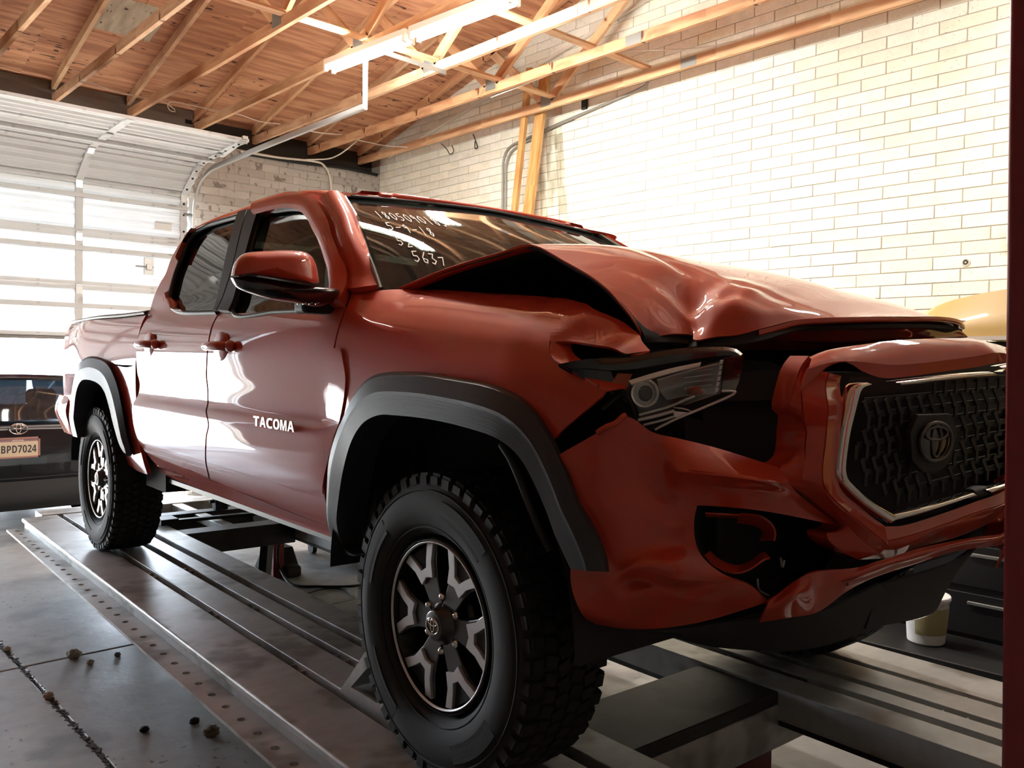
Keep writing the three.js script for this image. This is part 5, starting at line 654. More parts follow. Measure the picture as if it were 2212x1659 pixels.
  // grille: backing and fins
  const back = fp([[1836, 815], [2010, 805], [2240, 780]], -0.055), back2 = fp([[1812, 1000], [2000, 970], [2240, 900]], -0.06), back3 = fp([[1860, 1100], [2020, 1110], [2240, 1030]], -0.055);
  const gr = part('grille', loft([back, back2, back3], 24, 20), M.blackPlastic);
  const pg = [[1868, 842], [2230, 800], [2230, 1015], [1932, 1106], [1835, 1028], [1832, 990]], inside = (x, y) => { let c = false; for (let i = 0, j = pg.length - 1; i < pg.length; j = i++) { const [a, b] = pg[i], [e, f] = pg[j]; if ((b > y) !== (f > y) && x < (e - a) * (y - b) / (f - b) + a) c = !c; } return c; };
  const Q = (u, v) => [mix(mix(1852, 2226, u), mix(1838, 2226, u), v), mix(mix(836, 812, u), mix(1120, 1012, u), v)], NR = 9, NC = 16;
  const bar = (p, q, w, o) => { const A = FP(p[0], p[1], o), B = FP(q[0], q[1], o); return beam(A, B, w, 0.014, V(1, 0, 0)); };
  for (let r = 0; r < NR; r++) for (let k = 0; k < NC; k++) { const sh = (r % 2 ? 0.5 : 0) / NC, u = k / NC + sh + 0.01, v = r / NR, tilt = (r % 2 ? 0.4 : -0.05) / NC, p = Q(u, v), q = Q(u + tilt, v + 1 / NR), h = Q(u + 1 / NC, v); if (!inside(...p) || !inside(...q)) continue; if (Math.hypot((p[0] - 2014) / 52, (p[1] - 952) / 66) < 1) continue;
    const gs = [bar(p, q, 0.004, -0.022)]; if (inside(...h)) gs.push(bar(p, h, 0.004, -0.028)); part('grille_fin', gs, M.blackPlastic, gr); }
  // emblem: plate, dark oval, three ovals in relief
  const e0 = FP(2014, 953, 0.0), em = new THREE.Group(); em.name = 'grille_emblem'; em.position.copy(e0); const nx = (F(0.02) - F(-0.02)) / 0.04; em.rotation.y = PI / 2 - Math.atan(nx) * -1; em.scale.setScalar(0.74); em.userData.label = 'dark oval emblem of three interlocked rings'; truck.add(em);
  const ell = (rx, ry, cx, cy, r) => tube(Array.from({ length: 28 }, (_, k) => V(cx + rx * Math.cos(k * PI / 14), cy + ry * Math.sin(k * PI / 14), 0.014)), r, 70, 8, true);
  part('plate', extr(poly([[-0.125, 0.03], [-0.09, 0.085], [0.09, 0.085], [0.125, 0.03], [0.11, -0.055], [0.05, -0.095], [-0.05, -0.095], [-0.11, -0.055]]), 0.012, { b: 0.004 }).translate(0, 0, -0.012), M.blackPlastic, em);
  part('oval', new THREE.SphereGeometry(1, 32, 12).scale(0.098, 0.068, 0.014).toNonIndexed(), M.gloss, em);
  for (const [a, b, c, d, r] of [[0.09, 0.062, 0, 0, 0.006], [0.062, 0.021, 0, 0.027, 0.005], [0.026, 0.052, 0, 0.002, 0.005]]) part('ring', ell(a, b, c, d, r), M.dimSilver, em);
}
// ---- headlamp, torn loose ----
{
  const hl = new THREE.Group(); hl.name = 'headlamp'; truck.add(hl); const f2 = (l, o = -0.08) => fp(l, o);
  const L = (r, nu = 40, nv = 12, o = {}) => loft(r, nu, nv, o);
  part('housing', L([f2([[1206, 786, -0.06], [1304, 772, -0.10], [1405, 758, -0.12], [1551, 746, -0.12], [1606, 765, -0.12]]), f2([[1212, 796, -0.10], [1318, 815, -0.14], [1430, 815, -0.16], [1550, 800, -0.18], [1606, 800, -0.18]]), f2([[1262, 822, -0.11], [1330, 850, -0.15], [1440, 860, -0.17], [1540, 850, -0.18], [1592, 845, -0.18]]), f2([[1300, 850, -0.14], [1370, 905, -0.16], [1415, 928, -0.16], [1492, 893, -0.16], [1588, 850, -0.16]])], 40, 30), M.inner, hl);
  part('top_cover', L([f2([[1207, 786, -0.05], [1260, 777, -0.07], [1304, 774, -0.08], [1360, 772, -0.08], [1405, 762, -0.08], [1469, 753, -0.08], [1551, 749, -0.08], [1587, 753, -0.08], [1604, 764, -0.08]]), f2([[1220, 791, -0.055], [1262, 787, -0.07], [1310, 788, -0.07], [1365, 785, -0.07], [1415, 776, -0.07], [1475, 766, -0.07], [1545, 759, -0.07], [1583, 760, -0.07], [1600, 768, -0.07]]), f2([[1230, 796, -0.06], [1270, 796, -0.07], [1315, 800, -0.07], [1370, 797, -0.07], [1420, 789, -0.07], [1480, 779, -0.07], [1545, 770, -0.07], [1580, 768, -0.07], [1598, 772, -0.07]])], 60, 14, { t: 0.004 }), M.gloss, hl);
  part('inner_lens_wing', L([f2([[1214, 790], [1260, 797], [1320, 802]]), f2([[1232, 800], [1270, 812], [1325, 818]]), f2([[1262, 820], [1290, 826], [1320, 830]])], 16, 10, { t: 0.003 }), M.gloss, hl);
  part('white_bar', L([f2([[1358, 822, -0.075], [1410, 806, -0.075], [1460, 793, -0.075], [1515, 782, -0.075]]), f2([[1364, 830, -0.07], [1412, 816, -0.07], [1462, 802, -0.07], [1512, 788, -0.07]])], 24, 5, { t: 0.006 }), std(0xf0ece4, 0.3, 0.1), hl);  // near-white colour stands in for the bright reflection on this strip
  part('amber_reflector', L([f2([[1335, 806, -0.078], [1366, 808, -0.078]]), f2([[1319, 831, -0.074], [1352, 842, -0.074]])], 8, 6, { t: 0.006 }), M.amber, hl, 'amber side reflector');
  part('reflector', [L([f2([[1420, 822, -0.12], [1490, 802, -0.12], [1557, 785, -0.12]]), f2([[1425, 842, -0.16], [1490, 825, -0.17], [1552, 815, -0.15]]), f2([[1440, 862, -0.13], [1490, 852, -0.13], [1548, 850, -0.12]])], 24, 14, { t: 0.003 }), ...[0, 1, 2, 3].map((k) => L([f2([[1478, 806 + k * 11, -0.125], [1510, 802 + k * 11, -0.13], [1540, 798 + k * 11, -0.125]]), f2([[1480, 812 + k * 11, -0.14], [1510, 808 + k * 11, -0.145], [1540, 804 + k * 11, -0.14]])], 10, 3, { t: 0.002 }))], M.silver, hl);
  part('turn_bulb', new THREE.SphereGeometry(0.02, 12, 10).scale(1, 0.5, 1).translate(...f2([[1502, 845, -0.12]])[0].toArray()).toNonIndexed(), M.amber, hl);
  { const p = FP(1392, 850, -0.10), g = new THREE.TorusGeometry(0.028, 0.0045, 10, 30); g.rotateY(rad(62)).translate(p.x, p.y, p.z); const pr = part('projector', g, M.chrome, hl); part('projector_lens', new THREE.SphereGeometry(0.024, 20, 14).scale(1, 1, 1).translate(p.x - 0.015, p.y, p.z - 0.008).toNonIndexed(), M.gloss, pr); part('projector_barrel', rod(p.clone(), p.clone().add(V(-0.08, 0, -0.03)), 0.027, 24), M.silver, pr); }
  part('lower_bezel', [tube(f2([[1380, 897, -0.08], [1440, 880, -0.08], [1485, 862, -0.08], [1500, 856, -0.08]]), 0.003, 30, 6), tube(f2([[1378, 908, -0.075], [1420, 898, -0.075], [1456, 888, -0.075]]), 0.004, 20, 6), tube(f2([[1390, 918, -0.075], [1430, 908, -0.075], [1455, 900, -0.075]]), 0.003, 20, 6), tube(f2([[1415, 928, -0.07], [1450, 910, -0.07], [1492, 892, -0.07], [1540, 872, -0.07], [1580, 854, -0.07], [1588, 848, -0.07]]), 0.003, 40, 6), tube(f2([[1558, 845, -0.08], [1575, 845, -0.08], [1589, 847, -0.08]]), 0.003, 10, 6), tube(f2([[1455, 880, -0.08], [1480, 884, -0.08], [1495, 890, -0.08]]), 0.002, 10, 5)], M.silver, hl);
  part('lamp_strip', L([f2([[1455, 888, -0.072], [1488, 891, -0.072]]), f2([[1457, 901, -0.07], [1478, 900, -0.07]])], 6, 4, { t: 0.004 }), M.machined, hl);
  for (let k = 0; k < 6; k++) part('led_cell', L([f2([[1557 - k * 2, 778 + k * 12, -0.085], [1563 - k * 2, 777 + k * 12, -0.085]]), f2([[1555 - k * 2, 787 + k * 12, -0.085], [1561 - k * 2, 786 + k * 12, -0.085]])], 3, 3, { t: 0.003 }), M.machined, hl);
  part('lens', L([f2([[1364, 836, -0.055], [1440, 812, -0.05], [1515, 790, -0.05], [1562, 778, -0.055]]), f2([[1372, 870, -0.05], [1440, 850, -0.035], [1510, 830, -0.035], [1560, 822, -0.045]]), f2([[1384, 905, -0.055], [1440, 890, -0.05], [1500, 868, -0.05], [1556, 850, -0.055]])], 30, 20, { t: 0.003 }), M.lens, hl);
  part('side_shell', L([f2([[1564, 775, -0.09], [1606, 766, -0.1]]), f2([[1562, 815, -0.1], [1600, 810, -0.11]]), f2([[1558, 846, -0.09], [1588, 846, -0.09]])], 8, 10, { t: 0.004 }), M.gloss, hl);
  part('broken_brackets', [tube(f2([[1290, 834, -0.05], [1312, 840, -0.06], [1325, 850, -0.06]]), 0.004, 14, 5), tube(f2([[1345, 848, -0.08], [1362, 870, -0.09], [1372, 905, -0.09]]), 0.004, 14, 5), tube(f2([[1300, 885, -0.1], [1330, 860, -0.1], [1350, 850, -0.1]]), 0.005, 14, 5)], M.blackPlastic, hl);
}
// ---- wheels: tyre with tread blocks, split six-spoke rim, cap, nuts ----
function makeWheel() {
  const w = new THREE.Group(); w.name = 'wheel'; const R = 0.388;
  const prof = [[0.222, 0.075], [0.235, 0.108], [0.262, 0.126], [0.30, 0.134], [0.332, 0.130], [0.356, 0.120], [0.372, 0.108], [0.379, 0.095], [0.381, 0.05], [0.382, 0], [0.381, -0.05], [0.379, -0.095], [0.372, -0.108], [0.356, -0.12], [0.332, -0.13], [0.30, -0.134], [0.26, -0.126], [0.222, -0.09]];
  const tyre = mesh('tyre', join([lathe(prof, 96), ...[[0.345, 0.1255], [0.25, 0.1185]].map(([r, z]) => new THREE.TorusGeometry(r, 0.0028, 6, 96).translate(0, 0, z))]), M.rubber, w);
  const bl = []; const blk = (a, z, l, wd, h, tw = 0) => { const g = new THREE.BoxGeometry(l, h, wd); g.rotateY(tw); g.translate(0, R - h / 2 + 0.003, z); g.rotateZ(a); bl.push(g.toNonIndexed()); };
  for (let k = 0; k < 62; k++) { const a = k * 2 * PI / 62; for (const [z, t, d] of [[-0.062, 0.25, 0], [-0.022, -0.35, 0.4], [0.022, 0.35, 0.1], [0.062, -0.25, 0.6]]) blk(a + d * 2 * PI / 62, z, 0.029, 0.034, 0.013, t); }
  mesh('tread_blocks', join(bl), M.rubber, tyre).userData.kind = 'stuff';
  const sb = []; for (let k = 0; k < 48; k++) for (const s of [1, -1]) { const a = (k + (s > 0 ? 0 : 0.5)) * 2 * PI / 48, long = k % 2; const g = new THREE.BoxGeometry(0.033, 0.014, long ? 0.034 : 0.026); g.translate(0, 0.3815, s * 0.099); const h = new THREE.BoxGeometry(0.03, long ? 0.034 : 0.02, 0.010); h.translate(0, long ? 0.364 : 0.370, s * 0.115); h.rotateX(0); for (const q of [g, h]) { q.rotateZ(a); sb.push(q.toNonIndexed()); } }
  mesh('shoulder_blocks', join(sb), M.rubber, tyre).userData.kind = 'stuff';
  for (const a0 of [1.1, 2.65, -0.9, -2.4]) { const pl = []; for (let j = 0; j < 2; j++) { const row = []; for (let i = 0; i <= 14; i++) { const a = a0 + (i / 14 - 0.5) * 0.62, r = j ? 0.285 : 0.33; row.push(V(r * Math.cos(a), r * Math.sin(a), (j ? 0.1325 : 0.1315) + 0.001)); } pl.push(row); } mesh('raised_lettering_panel', gridGeo(pl, 0.002, -1), M.rubber, tyre); }
  const rim = mesh('rim', join([lathe([[0.215, 0.112], [0.222, 0.108], [0.222, 0.09], [0.205, 0.06], [0.195, 0.0], [0.195, -0.09], [0.222, -0.1]], 80), lathe([[0.001, -0.03], [0.19, -0.04]], 40)]), M.wheelBlack, w);
  mesh('rim_lip', lathe([[0.2065, 0.106], [0.209, 0.110], [0.212, 0.1105], [0.2135, 0.107]], 80), M.machined, rim);
  const wp = (r, d) => [r * Math.cos(rad(d)), r * Math.sin(rad(d))];
  for (let k = 0; k < 6; k++) { const a = 60 * k;
    const sp2 = mesh('spoke', extr(poly([wp(0.05, a - 26), wp(0.118, a - 16), wp(0.160, a - 17), wp(0.207, a - 21.5), wp(0.207, a + 21.5), wp(0.160, a + 17), wp(0.118, a + 16), wp(0.05, a + 26)]), 0.05, { b: 0.003 }).translate(0, 0, 0.035), M.wheelBlack, rim);
    const vs = poly([wp(0.119, a - 13.5), wp(0.158, a - 15), wp(0.205, a - 20.5), wp(0.208, a - 13.5), wp(0.170, a - 8.5), wp(0.147, a - 5), wp(0.147, a + 5), wp(0.170, a + 8.5), wp(0.208, a + 13.5), wp(0.205, a + 20.5), wp(0.158, a + 15), wp(0.119, a + 13.5), wp(0.126, a)]);
    mesh('machined_face', extr(vs, 0.008, { b: 0.0012, bs: 1 }).translate(0, 0, 0.089), M.machined, sp2);
    mesh('pocket', extr(poly([wp(0.158, a - 4), wp(0.175, a - 7), wp(0.203, a - 11), wp(0.203, a + 11), wp(0.175, a + 7), wp(0.158, a + 4)]), 0.004).translate(0, 0, 0.087), M.inner, sp2);
    mesh('lug_nut', join([new THREE.CylinderGeometry(0.0105, 0.0115, 0.03, 6).rotateX(PI / 2).translate(...wp(0.07, a + 30), 0.075), new THREE.SphereGeometry(0.0105, 10, 6).translate(...wp(0.07, a + 30), 0.088)]), M.chrome, rim); }
  const cap = mesh('centre_cap', lathe([[0.001, 0.118], [0.034, 0.117], [0.040, 0.112], [0.044, 0.10], [0.056, 0.085], [0.062, 0.06], [0.10, 0.055]], 40), M.wheelBlack, w);
  const ell = (rx, ry, cy, r) => tube(Array.from({ length: 20 }, (_, k) => V(rx * Math.cos(k * PI / 10), cy + ry * Math.sin(k * PI / 10), 0.119)), r, 40, 6, true); mesh('cap_ring', [ell(0.027, 0.020, 0, 0.002), ell(0.018, 0.0065, 0.008, 0.0018), ell(0.0075, 0.016, 0.001, 0.0018)], M.chrome, cap);
  return w;
}
{ const w = makeWheel(); truck.add(w); w.position.set(0, 0.3915, 0.772); w.rotation.z = 0; const add = (x, z, ry) => { const c = w.clone(); c.position.set(x, 0.3915, z); c.rotation.y = ry; truck.add(c); return c; }; add(-3.235, 0.772, 0).rotation.z = PI / 2; add(0, -0.772, PI); add(-3.235, -0.772, PI); }
// =====================================================================================
// OTHER THINGS: black car in the doorway, tan van, red tower, pail
// =====================================================================================
// generic body from side profile sections: list of [x, yLow, yBelt, yRoof, halfWidthLow, halfWidthRoof]
M.carBlack = phy({ color: 0x06080d, roughness: 0.3, clearcoat: 1, clearcoatRoughness: 0.03 }); M.carGlass = phy({ color: 0x39424a, roughness: 0.03, transmission: 0.7, thickness: 0 }); M.tanPaint = phy({ color: 0xc9ad6d, roughness: 0.4, clearcoat: 1, clearcoatRoughness: 0.05 }); M.tailRed = std(0x9c1216, 0.2, 0, { emissive: 0x330000 });
{ // rear faces +x; local frame: x forward out of the tail, z across
  const p0 = hw(35, 925, 'x', -8.32), car = thing('black_hatchback', 'black hatchback with its tail in the garage doorway', 'car', [-8.32, 0, p0.z], 0);
  const sec = (x, w, y0, y1, y2, wr) => [V(x, y0, w * 0.96), V(x, mix(y0, y1, 0.45), w), V(x, y1, w * 0.97), V(x, mix(y1, y2, 0.6), mix(w, wr, 0.75)), V(x, y2, wr), V(x, y2 + 0.03, 0), V(x, y2, -wr), V(x, mix(y1, y2, 0.6), -mix(w, wr, 0.75)), V(x, y1, -w * 0.97), V(x, mix(y0, y1, 0.45), -w), V(x, y0, -w * 0.96)];
  // lower body
  const lowS = (x, w, y0, y1) => [V(x, y0, w * 0.9), V(x, mix(y0, y1, 0.3), w), V(x, mix(y0, y1, 0.8), w * 0.985), V(x, y1, w * 0.93), V(x, y1 + 0.012, w * 0.5), V(x, y1 + 0.015, 0), V(x, y1 + 0.012, -w * 0.5), V(x, y1, -w * 0.93), V(x, mix(y0, y1, 0.8), -w * 0.985), V(x, mix(y0, y1, 0.3), -w), V(x, y0, -w * 0.9)];
  mesh('body', [loft([lowS(0.06, 0.66, 0.30, 0.88), lowS(0.03, 0.74, 0.25, 0.93), lowS(-0.12, 0.84, 0.21, 0.965), lowS(-0.5, 0.885, 0.2, 0.965), lowS(-1.4, 0.89, 0.2, 0.955), lowS(-2.8, 0.88, 0.2, 0.93), lowS(-3.7, 0.86, 0.22, 0.88), lowS(-4.15, 0.72, 0.28, 0.72)], 44, 50), loft([lowS(0.06, 0.66, 0.30, 0.88), lowS(0.065, 0.35, 0.45, 0.72), lowS(0.066, 0.02, 0.55, 0.6)], 44, 10), loft([lowS(-4.15, 0.72, 0.28, 0.72), lowS(-4.2, 0.3, 0.4, 0.6), lowS(-4.21, 0.02, 0.48, 0.5)], 44, 8)], M.carBlack, car);
  mesh('rear_fill', rbox(-0.6, 0.055, 0.22, 0.78, -0.7, 0.7, 0.04), M.carBlack, car);
  const gh = (x, w, y) => [V(x, 0.94, w), V(x, mix(0.94, y, 0.6), w * 0.93), V(x, y - 0.02, w * 0.8), V(x, y, w * 0.6), V(x, y + 0.02, 0), V(x, y, -w * 0.6), V(x, y - 0.02, -w * 0.8), V(x, mix(0.94, y, 0.6), -w * 0.93), V(x, 0.94, -w)];
  mesh('roof', loft([[V(-0.14, 1.335, 0.5), V(-0.11, 1.35, 0), V(-0.14, 1.335, -0.5)], [V(-0.5, 1.38, 0.55), V(-0.5, 1.40, 0), V(-0.5, 1.38, -0.55)], [V(-1.2, 1.41, 0.56), V(-1.2, 1.44, 0), V(-1.2, 1.41, -0.56)], [V(-2.0, 1.38, 0.55), V(-2.0, 1.41, 0), V(-2.0, 1.38, -0.55)]], 24, 24, { t: 0.02 }), M.carBlack, car);
  for (const s of [1, -1]) { mesh('rear_pillar', loft([[V(-0.16, 1.335, s * 0.5), V(-0.06, 1.16, s * 0.585), V(0.02, 0.955, s * 0.66)], [V(-0.32, 1.35, s * 0.56), V(-0.30, 1.16, s * 0.68), V(-0.26, 0.955, s * 0.78)]], 16, 8, { t: 0.02 }), M.carBlack, car); mesh('side_glass', loft([[V(-0.42, 1.33, s * 0.58), V(-1.9, 1.36, s * 0.58), V(-2.5, 1.0, s * 0.74)], [V(-0.42, 0.96, s * 0.80), V(-1.9, 0.96, s * 0.80), V(-2.6, 0.95, s * 0.8)]], 20, 8), M.carGlass, car); }
  mesh('rear_window', loft([[V(-0.13, 1.325, 0.5), V(-0.10, 1.335, 0), V(-0.13, 1.325, -0.5)], [V(-0.03, 1.14, 0.58), V(-0.01, 1.15, 0), V(-0.03, 1.14, -0.58)], [V(0.03, 0.965, 0.65), V(0.05, 0.975, 0), V(0.03, 0.965, -0.65)]], 20, 14), M.carGlass, car);
  mesh('windshield', loft([[V(-2.02, 1.39, 0.54), V(-1.98, 1.41, 0), V(-2.02, 1.39, -0.54)], [V(-2.75, 0.95, 0.7), V(-2.85, 0.95, 0), V(-2.75, 0.95, -0.7)]], 16, 8), M.carGlass, car);
  for (const z of [-0.36, 0.36]) mesh('headrest', rbox(-0.75, -0.65, 1.06, 1.22, z - 0.13, z + 0.13, 0.05, 3), M.cloth, car); mesh('rear_seat', rbox(-0.75, -0.62, 0.75, 1.08, -0.6, 0.6, 0.05), M.cloth, car);
  mesh('spoiler', loft([[V(-0.2, 1.345, 0.52), V(-0.17, 1.362, 0), V(-0.2, 1.345, -0.52)], [V(-0.06, 1.325, 0.5), V(-0.02, 1.34, 0), V(-0.06, 1.325, -0.5)]], 20, 6, { t: 0.02 }), M.carBlack, car);
  const zp = hw(38, 967, 'x', -8.25).z - p0.z, yp = hw(38, 967, 'x', -8.25).y;
  const cv = document.createElement('canvas'); cv.width = 512; cv.height = 256; const c = cv.getContext('2d'); c.fillStyle = '#c9b79c'; c.fillRect(0, 0, 512, 256); c.fillStyle = '#8a6c72'; c.fillRect(0, 0, 512, 40); c.fillStyle = '#d9cdb8'; c.font = 'bold 34px sans-serif'; c.fillText('ARIZONA', 170, 32); c.fillStyle = '#2a3038'; c.font = 'bold 150px sans-serif'; const tw = c.measureText('BPD7024').width; c.save(); c.translate(24, 200); c.scale(464 / tw, 1); c.fillText('BPD7024', 0, 0); c.restore();
  const pt = new THREE.CanvasTexture(cv); pt.colorSpace = THREE.SRGBColorSpace; const pl = mesh('licence_plate', new THREE.PlaneGeometry(0.305, 0.152).rotateY(PI / 2).translate(0.088, yp, 0.0), std(0xffffff, 0.5, 0, { map: pt }), car); pl.userData.label = 'licence plate reading BPD7024';
  mesh('plate_frame', [box(0.07, 0.092, yp + 0.074, yp + 0.088, -0.165, 0.165), box(0.07, 0.092, yp - 0.088, yp - 0.074, -0.165, 0.165), box(0.07, 0.092, yp - 0.088, yp + 0.088, -0.165, -0.151), box(0.07, 0.092, yp - 0.088, yp + 0.088, 0.151, 0.165)], std(0xb98f86, 0.4, 0.6), pl);
  const ye = p0.y, ell = (rx, ry, cy, r) => tube(Array.from({ length: 24 }, (_, k) => V(0.083, ye + cy + ry * Math.sin(k * PI / 12), rx * Math.cos(k * PI / 12))), r, 50, 6, true);
  const em = mesh('tail_emblem', [ell(0.068, 0.045, 0, 0.005), ell(0.045, 0.016, 0.018, 0.004), ell(0.018, 0.038, 0.002, 0.004)], M.chrome, car); em.userData.label = 'chrome three oval emblem';
  for (const s of [1, -1]) { const t = mesh('tail_lamp', loft([[V(-0.16, 0.96, s * 0.83), V(0.02, 0.95, s * 0.68), V(0.075, 0.90, s * 0.42)], [V(-0.18, 0.83, s * 0.86), V(0.04, 0.83, s * 0.72), V(0.082, 0.865, s * 0.45)]], 20, 6, { t: 0.01 }), M.tailRed, car); mesh('light_blade', tube([V(0.0, 0.94, s * 0.73), V(0.07, 0.905, s * 0.56), V(0.075, 0.86, s * 0.50), V(0.082, 0.85, s * 0.62)], 0.006, 20, 6), M.lens, t); }
  mesh('bumper_trim', loft([[V(0.09, 0.46, 0.55), V(0.11, 0.46, 0), V(0.09, 0.46, -0.55)], [V(0.10, 0.30, 0.6), V(0.12, 0.28, 0), V(0.10, 0.30, -0.6)], [V(0.04, 0.2, 0.58), V(0.05, 0.2, 0), V(0.04, 0.2, -0.58)]], 20, 10, { t: 0.02 }), M.blackPlastic, car); mesh('trim_line', tube([V(0.095, 0.49, 0.5), V(0.115, 0.485, 0), V(0.095, 0.49, -0.5)], 0.004, 30, 5), M.blackPlastic, car);
  mesh('lettering', [0, 1].map((k) => box(0.085, 0.088, 0.66, 0.69, -0.48 - k * 0.07, -0.43 - k * 0.07)), M.chrome, car);
  for (const x of [-0.75, -3.3]) for (const s of [1, -1]) mesh('wheel', lathe([[0.02, 0.06], [0.2, 0.05], [0.22, 0.09], [0.3, 0.1], [0.32, 0.07], [0.32, -0.07], [0.3, -0.1]], 40).scale(1, 1, s).translate(x, 0.32, s * 0.77), M.rubber, car);
}
{ // tan van beside the white wall: roof, pillars, side window, door
  const van = thing('tan_van', 'tan painted van parked between the pickup and the white wall', 'van', [-0.6, 0, -5.36], rad(0));
  const S2 = (x, w, y0, y1, r) => [V(x, y0, w), V(x, mix(y0, y1, 0.55), w * 1.02), V(x, y1 - r * 1.8, w * 0.92), V(x, y1 - r * 0.5, w * 0.84), V(x, y1, w * 0.6), V(x, y1 + 0.03, 0), V(x, y1, -w * 0.6), V(x, y1 - r * 0.5, -w * 0.84), V(x, y1 - r * 1.8, -w * 0.92), V(x, mix(y0, y1, 0.55), -w * 1.02), V(x, y0, -w)];
  mesh('roof', loft([[V(-1.35, 1.80, 0.70), V(-1.42, 1.83, 0), V(-1.35, 1.80, -0.70)], [V(-1.1, 1.90, 0.76), V(-1.15, 1.94, 0), V(-1.1, 1.90, -0.76)], [V(-0.6, 1.955, 0.78), V(-0.6, 2.0, 0), V(-0.6, 1.955, -0.78)], [V(0.6, 1.98, 0.78), V(0.6, 2.02, 0), V(0.6, 1.98, -0.78)], [V(1.6, 1.95, 0.76), V(1.65, 1.99, 0), V(1.6, 1.95, -0.76)]], 24, 30, { t: 0.02 }), M.tanPaint, van);
  for (const s of [1, -1]) {
    const z0 = s * 0.885, side = (x0, x1, y0, y1, za = 0.885, zb = 0.885) => loft([[V(x0, y1, s * zb), V(x1, y1, s * zb)], [V(x0, mix(y0, y1, 0.5), s * mix(za, zb, 0.45)), V(x1, mix(y0, y1, 0.5), s * mix(za, zb, 0.45))], [V(x0, y0, s * za), V(x1, y0, s * za)]], 8, 8, { t: 0.02, d: s });
    mesh('cant_rail', loft([[V(-1.36, 1.80, s * 0.70), V(-1.1, 1.90, s * 0.76), V(-0.6, 1.955, s * 0.78), V(0.6, 1.98, s * 0.78), V(1.6, 1.95, s * 0.76)], [V(-1.42, 1.74, s * 0.80), V(-1.15, 1.77, s * 0.83), V(-0.6, 1.79, s * 0.845), V(0.6, 1.80, s * 0.845), V(1.7, 1.79, s * 0.845)], [V(-1.46, 1.66, s * 0.82), V(-1.15, 1.69, s * 0.845), V(-0.6, 1.70, s * 0.855), V(0.6, 1.71, s * 0.855), V(1.75, 1.70, s * 0.855)]], 40, 12, { t: 0.02 }), M.tanPaint, van);
    mesh('side_panel', side(-1.6, 1.9, 0.35, 1.22, 0.9, 0.9), M.tanPaint, van);
    for (const [a, b] of [[-1.6, -1.46], [-0.62, -0.45], [0.6, 0.75], [1.7, 1.9]]) mesh('pillar', side(a, b, 1.2, 1.72, 0.9, 0.85), M.tanPaint, van);
    for (const [a, b] of [[-1.46, -0.62], [-0.45, 0.6], [0.75, 1.7]]) { mesh('side_window', side(a, b, 1.22, 1.68, 0.885, 0.845), M.carGlass, van); mesh('window_trim', [beam(V(a, 1.69, s * 0.862), V(b, 1.70, s * 0.862), 0.02, 0.014), beam(V(a, 1.23, s * 0.905), V(b, 1.23, s * 0.905), 0.02, 0.014)], M.wire, van); }
    for (const x of [-0.9, 1.3]) mesh('wheel', lathe([[0.02, 0.06], [0.2, 0.05], [0.22, 0.09], [0.3, 0.1], [0.33, 0.07], [0.33, -0.07], [0.3, -0.1]], 40).scale(1, 1, s).translate(x, 0.33, s * 0.78), M.rubber, van);
  }
  mesh('tail_panel', [loft([[V(-1.6, 1.22, 0.88), V(-1.66, 1.22, 0), V(-1.6, 1.22, -0.88)], [V(-1.62, 0.35, 0.86), V(-1.7, 0.35, 0), V(-1.62, 0.35, -0.86)]], 16, 10, { t: 0.02 }), loft([[V(-1.42, 1.74, 0.8), V(-1.48, 1.78, 0), V(-1.42, 1.74, -0.8)], [V(-1.36, 1.80, 0.7), V(-1.42, 1.83, 0), V(-1.36, 1.8, -0.7)]], 16, 4, { t: 0.02 })], M.tanPaint, van); mesh('tail_glass', loft([[V(-1.45, 1.7, 0.78), V(-1.5, 1.72, 0), V(-1.45, 1.7, -0.78)], [V(-1.6, 1.22, 0.86), V(-1.66, 1.22, 0), V(-1.6, 1.22, -0.86)]], 16, 8), M.carGlass, van);
  mesh('front_panel', loft([[V(1.62, 1.95, 0.74), V(1.66, 1.98, 0), V(1.62, 1.95, -0.74)], [V(1.95, 1.2, 0.86), V(2.0, 1.2, 0), V(1.95, 1.2, -0.86)], [V(2.0, 0.4, 0.84), V(2.05, 0.4, 0), V(2.0, 0.4, -0.84)]], 16, 12, { t: 0.02 }), M.tanPaint, van); mesh('floor_pan', box(-1.55, 1.9, 0.35, 0.45, -0.84, 0.84), M.inner, van);
}
{ // red pulling tower at the front of the rack
  const D = 1.42, a = CW.clone().addScaledVector(rayW(2182, 0), D), b = CW.clone().addScaledVector(rayW(2164, 1659), D), hv = rayW(2175, 800).setY(0).normalize(), r = V(-hv.z, 0, hv.x);
  const dir = a.clone().sub(b).normalize(), foot = b.clone().addScaledVector(dir, -(b.y - 0.03) / dir.y), head = a.clone().addScaledVector(dir, 0.35), w = 0.15, sh = r.clone().multiplyScalar(w / 2);
  const t = thing('pulling_tower', 'dark red steel pulling tower post beside the truck nose', 'post', [foot.x, 0, foot.z]); const l = (v) => v.clone().sub(V(foot.x, 0, foot.z)).add(sh);
  const q = new RoundedBoxGeometry(foot.distanceTo(head), w, w, 3, 0.008); mesh('column', orient(triUV(q), l(foot), l(head), V(r.x, 0, r.z)), M.towerRed = phy({ color: 0x7c0d1a, roughness: 0.5, clearcoat: 0.5, clearcoatRoughness: 0.3 }), t);
  mesh('base_plate', rbox(-0.16 + sh.x, 0.16 + sh.x, 0, 0.035, -0.16 + sh.z, 0.16 + sh.z, 0.006), M.towerRed, t); mesh('head_cap', rbox(l(head).x - 0.1, l(head).x + 0.1, l(head).y - 0.02, l(head).y + 0.03, l(head).z - 0.1, l(head).z + 0.1, 0.006), M.blackSteel, t);
}
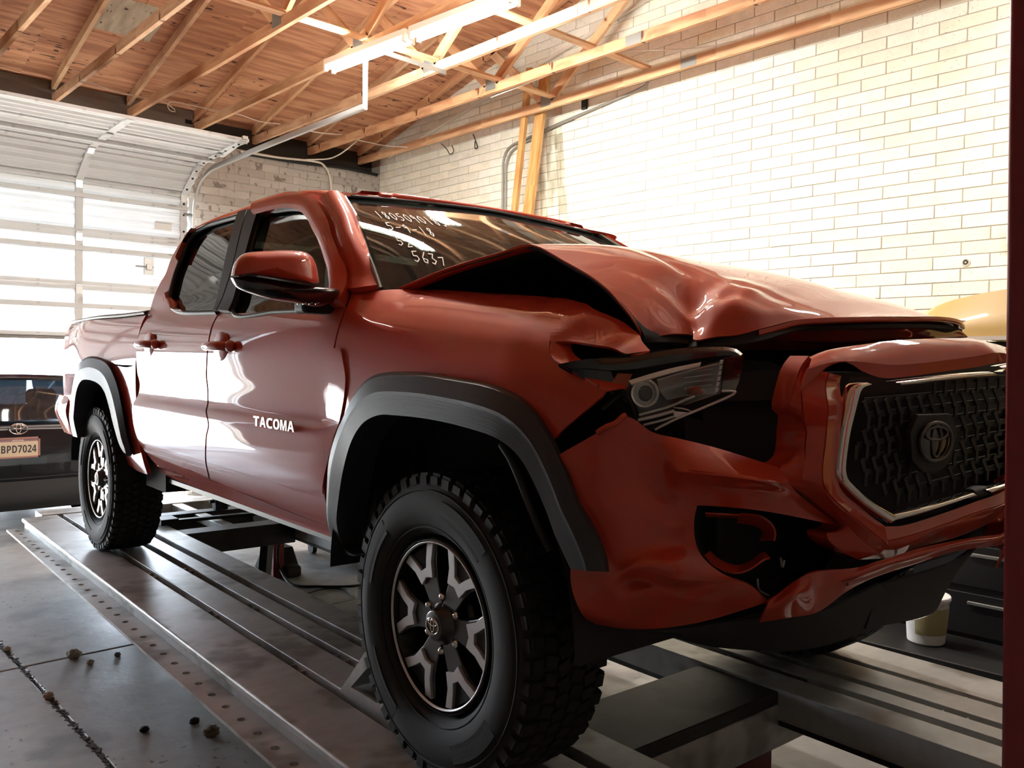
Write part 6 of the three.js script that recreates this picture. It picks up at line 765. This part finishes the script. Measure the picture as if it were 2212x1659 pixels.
{ const p = hw(2000, 1385, 'z', -3.92), H = p.y;
  const c = thing('low_bench', 'low dark steel bench carrying the white pail', 'bench', [p.x + 0.1, 0, -3.92], 0.02); mesh('bench_top', rbox(-0.5, 0.6, H - 0.04, H - 0.001, -0.2, 0.2, 0.006), M.blackSteel, c); for (const [x, z] of [[-0.45, -0.16], [0.55, -0.16], [-0.45, 0.16], [0.55, 0.16]]) mesh('leg', box(x - 0.02, x + 0.02, 0, H - 0.035, z - 0.02, z + 0.02), M.blackSteel, c); mesh('lower_shelf', rbox(-0.46, 0.56, 0.1, 0.12, -0.17, 0.17, 0.004), M.blackSteel, c);
  const o = thing('paint_pail', 'white plastic pail with a printed label standing on the low bench', 'bucket', [p.x, H, -3.92], -0.4), k = 0.62;
  const sc = (g) => g.scale(k, k, k); mesh('pail_body', sc(lathe([[0.001, 0.0], [0.12, 0.0], [0.125, 0.01], [0.145, 0.30], [0.152, 0.305], [0.152, 0.33], [0.145, 0.335]], 40, 'y')), std(0xdfe3e4, 0.45), o); mesh('lid', sc(lathe([[0.001, 0.345], [0.15, 0.345], [0.156, 0.335], [0.156, 0.318]], 40, 'y')), std(0xe6e8e6, 0.5), o);
  mesh('pail_label', sc(new THREE.CylinderGeometry(0.1455, 0.131, 0.19, 40, 1, true, 0.2, 2.4).translate(0, 0.17, 0)), std(0xa9a27a, 0.6), o); mesh('handle', sc(tube([V(0.153, 0.3, 0), V(0.11, 0.22, 0.12), V(0, 0.17, 0.165), V(-0.11, 0.22, 0.12), V(-0.153, 0.3, 0)], 0.003, 30, 5)), M.galv, o); }
{ const p = hw(2085, 1250, 'z', -4.25), o = thing('added_cabinet', 'added dark cabinet behind the low bench, hiding the lit van side', 'cabinet', [p.x + 0.35, 0, -4.25], 0.02); mesh('cabinet_body', rbox(-0.75, 0.75, 0.06, 1.02, -0.09, 0.09, 0.008), M.blackSteel, o); for (const y of [0.12, 0.34, 0.56, 0.78]) { const d = mesh('drawer', rbox(-0.72, 0.72, y, y + 0.19, 0.09, 0.10, 0.004), M.blackSteel, o); mesh('pull', rbox(-0.3, 0.3, y + 0.14, y + 0.155, 0.10, 0.115, 0.003), M.plate, d); } for (const x of [-0.68, 0.68]) mesh('foot', box(x - 0.03, x + 0.03, 0, 0.065, -0.08, 0.08), M.blackSteel, o); }  // cabinet added to cover the lit van and keep this area black
const renderer = new THREE.WebGLRenderer({ antialias: true });
renderer.toneMapping = THREE.LinearToneMapping; renderer.toneMappingExposure = EXPOSURE; renderer.shadowMap.enabled = true;
renderer.render(scene, camera);
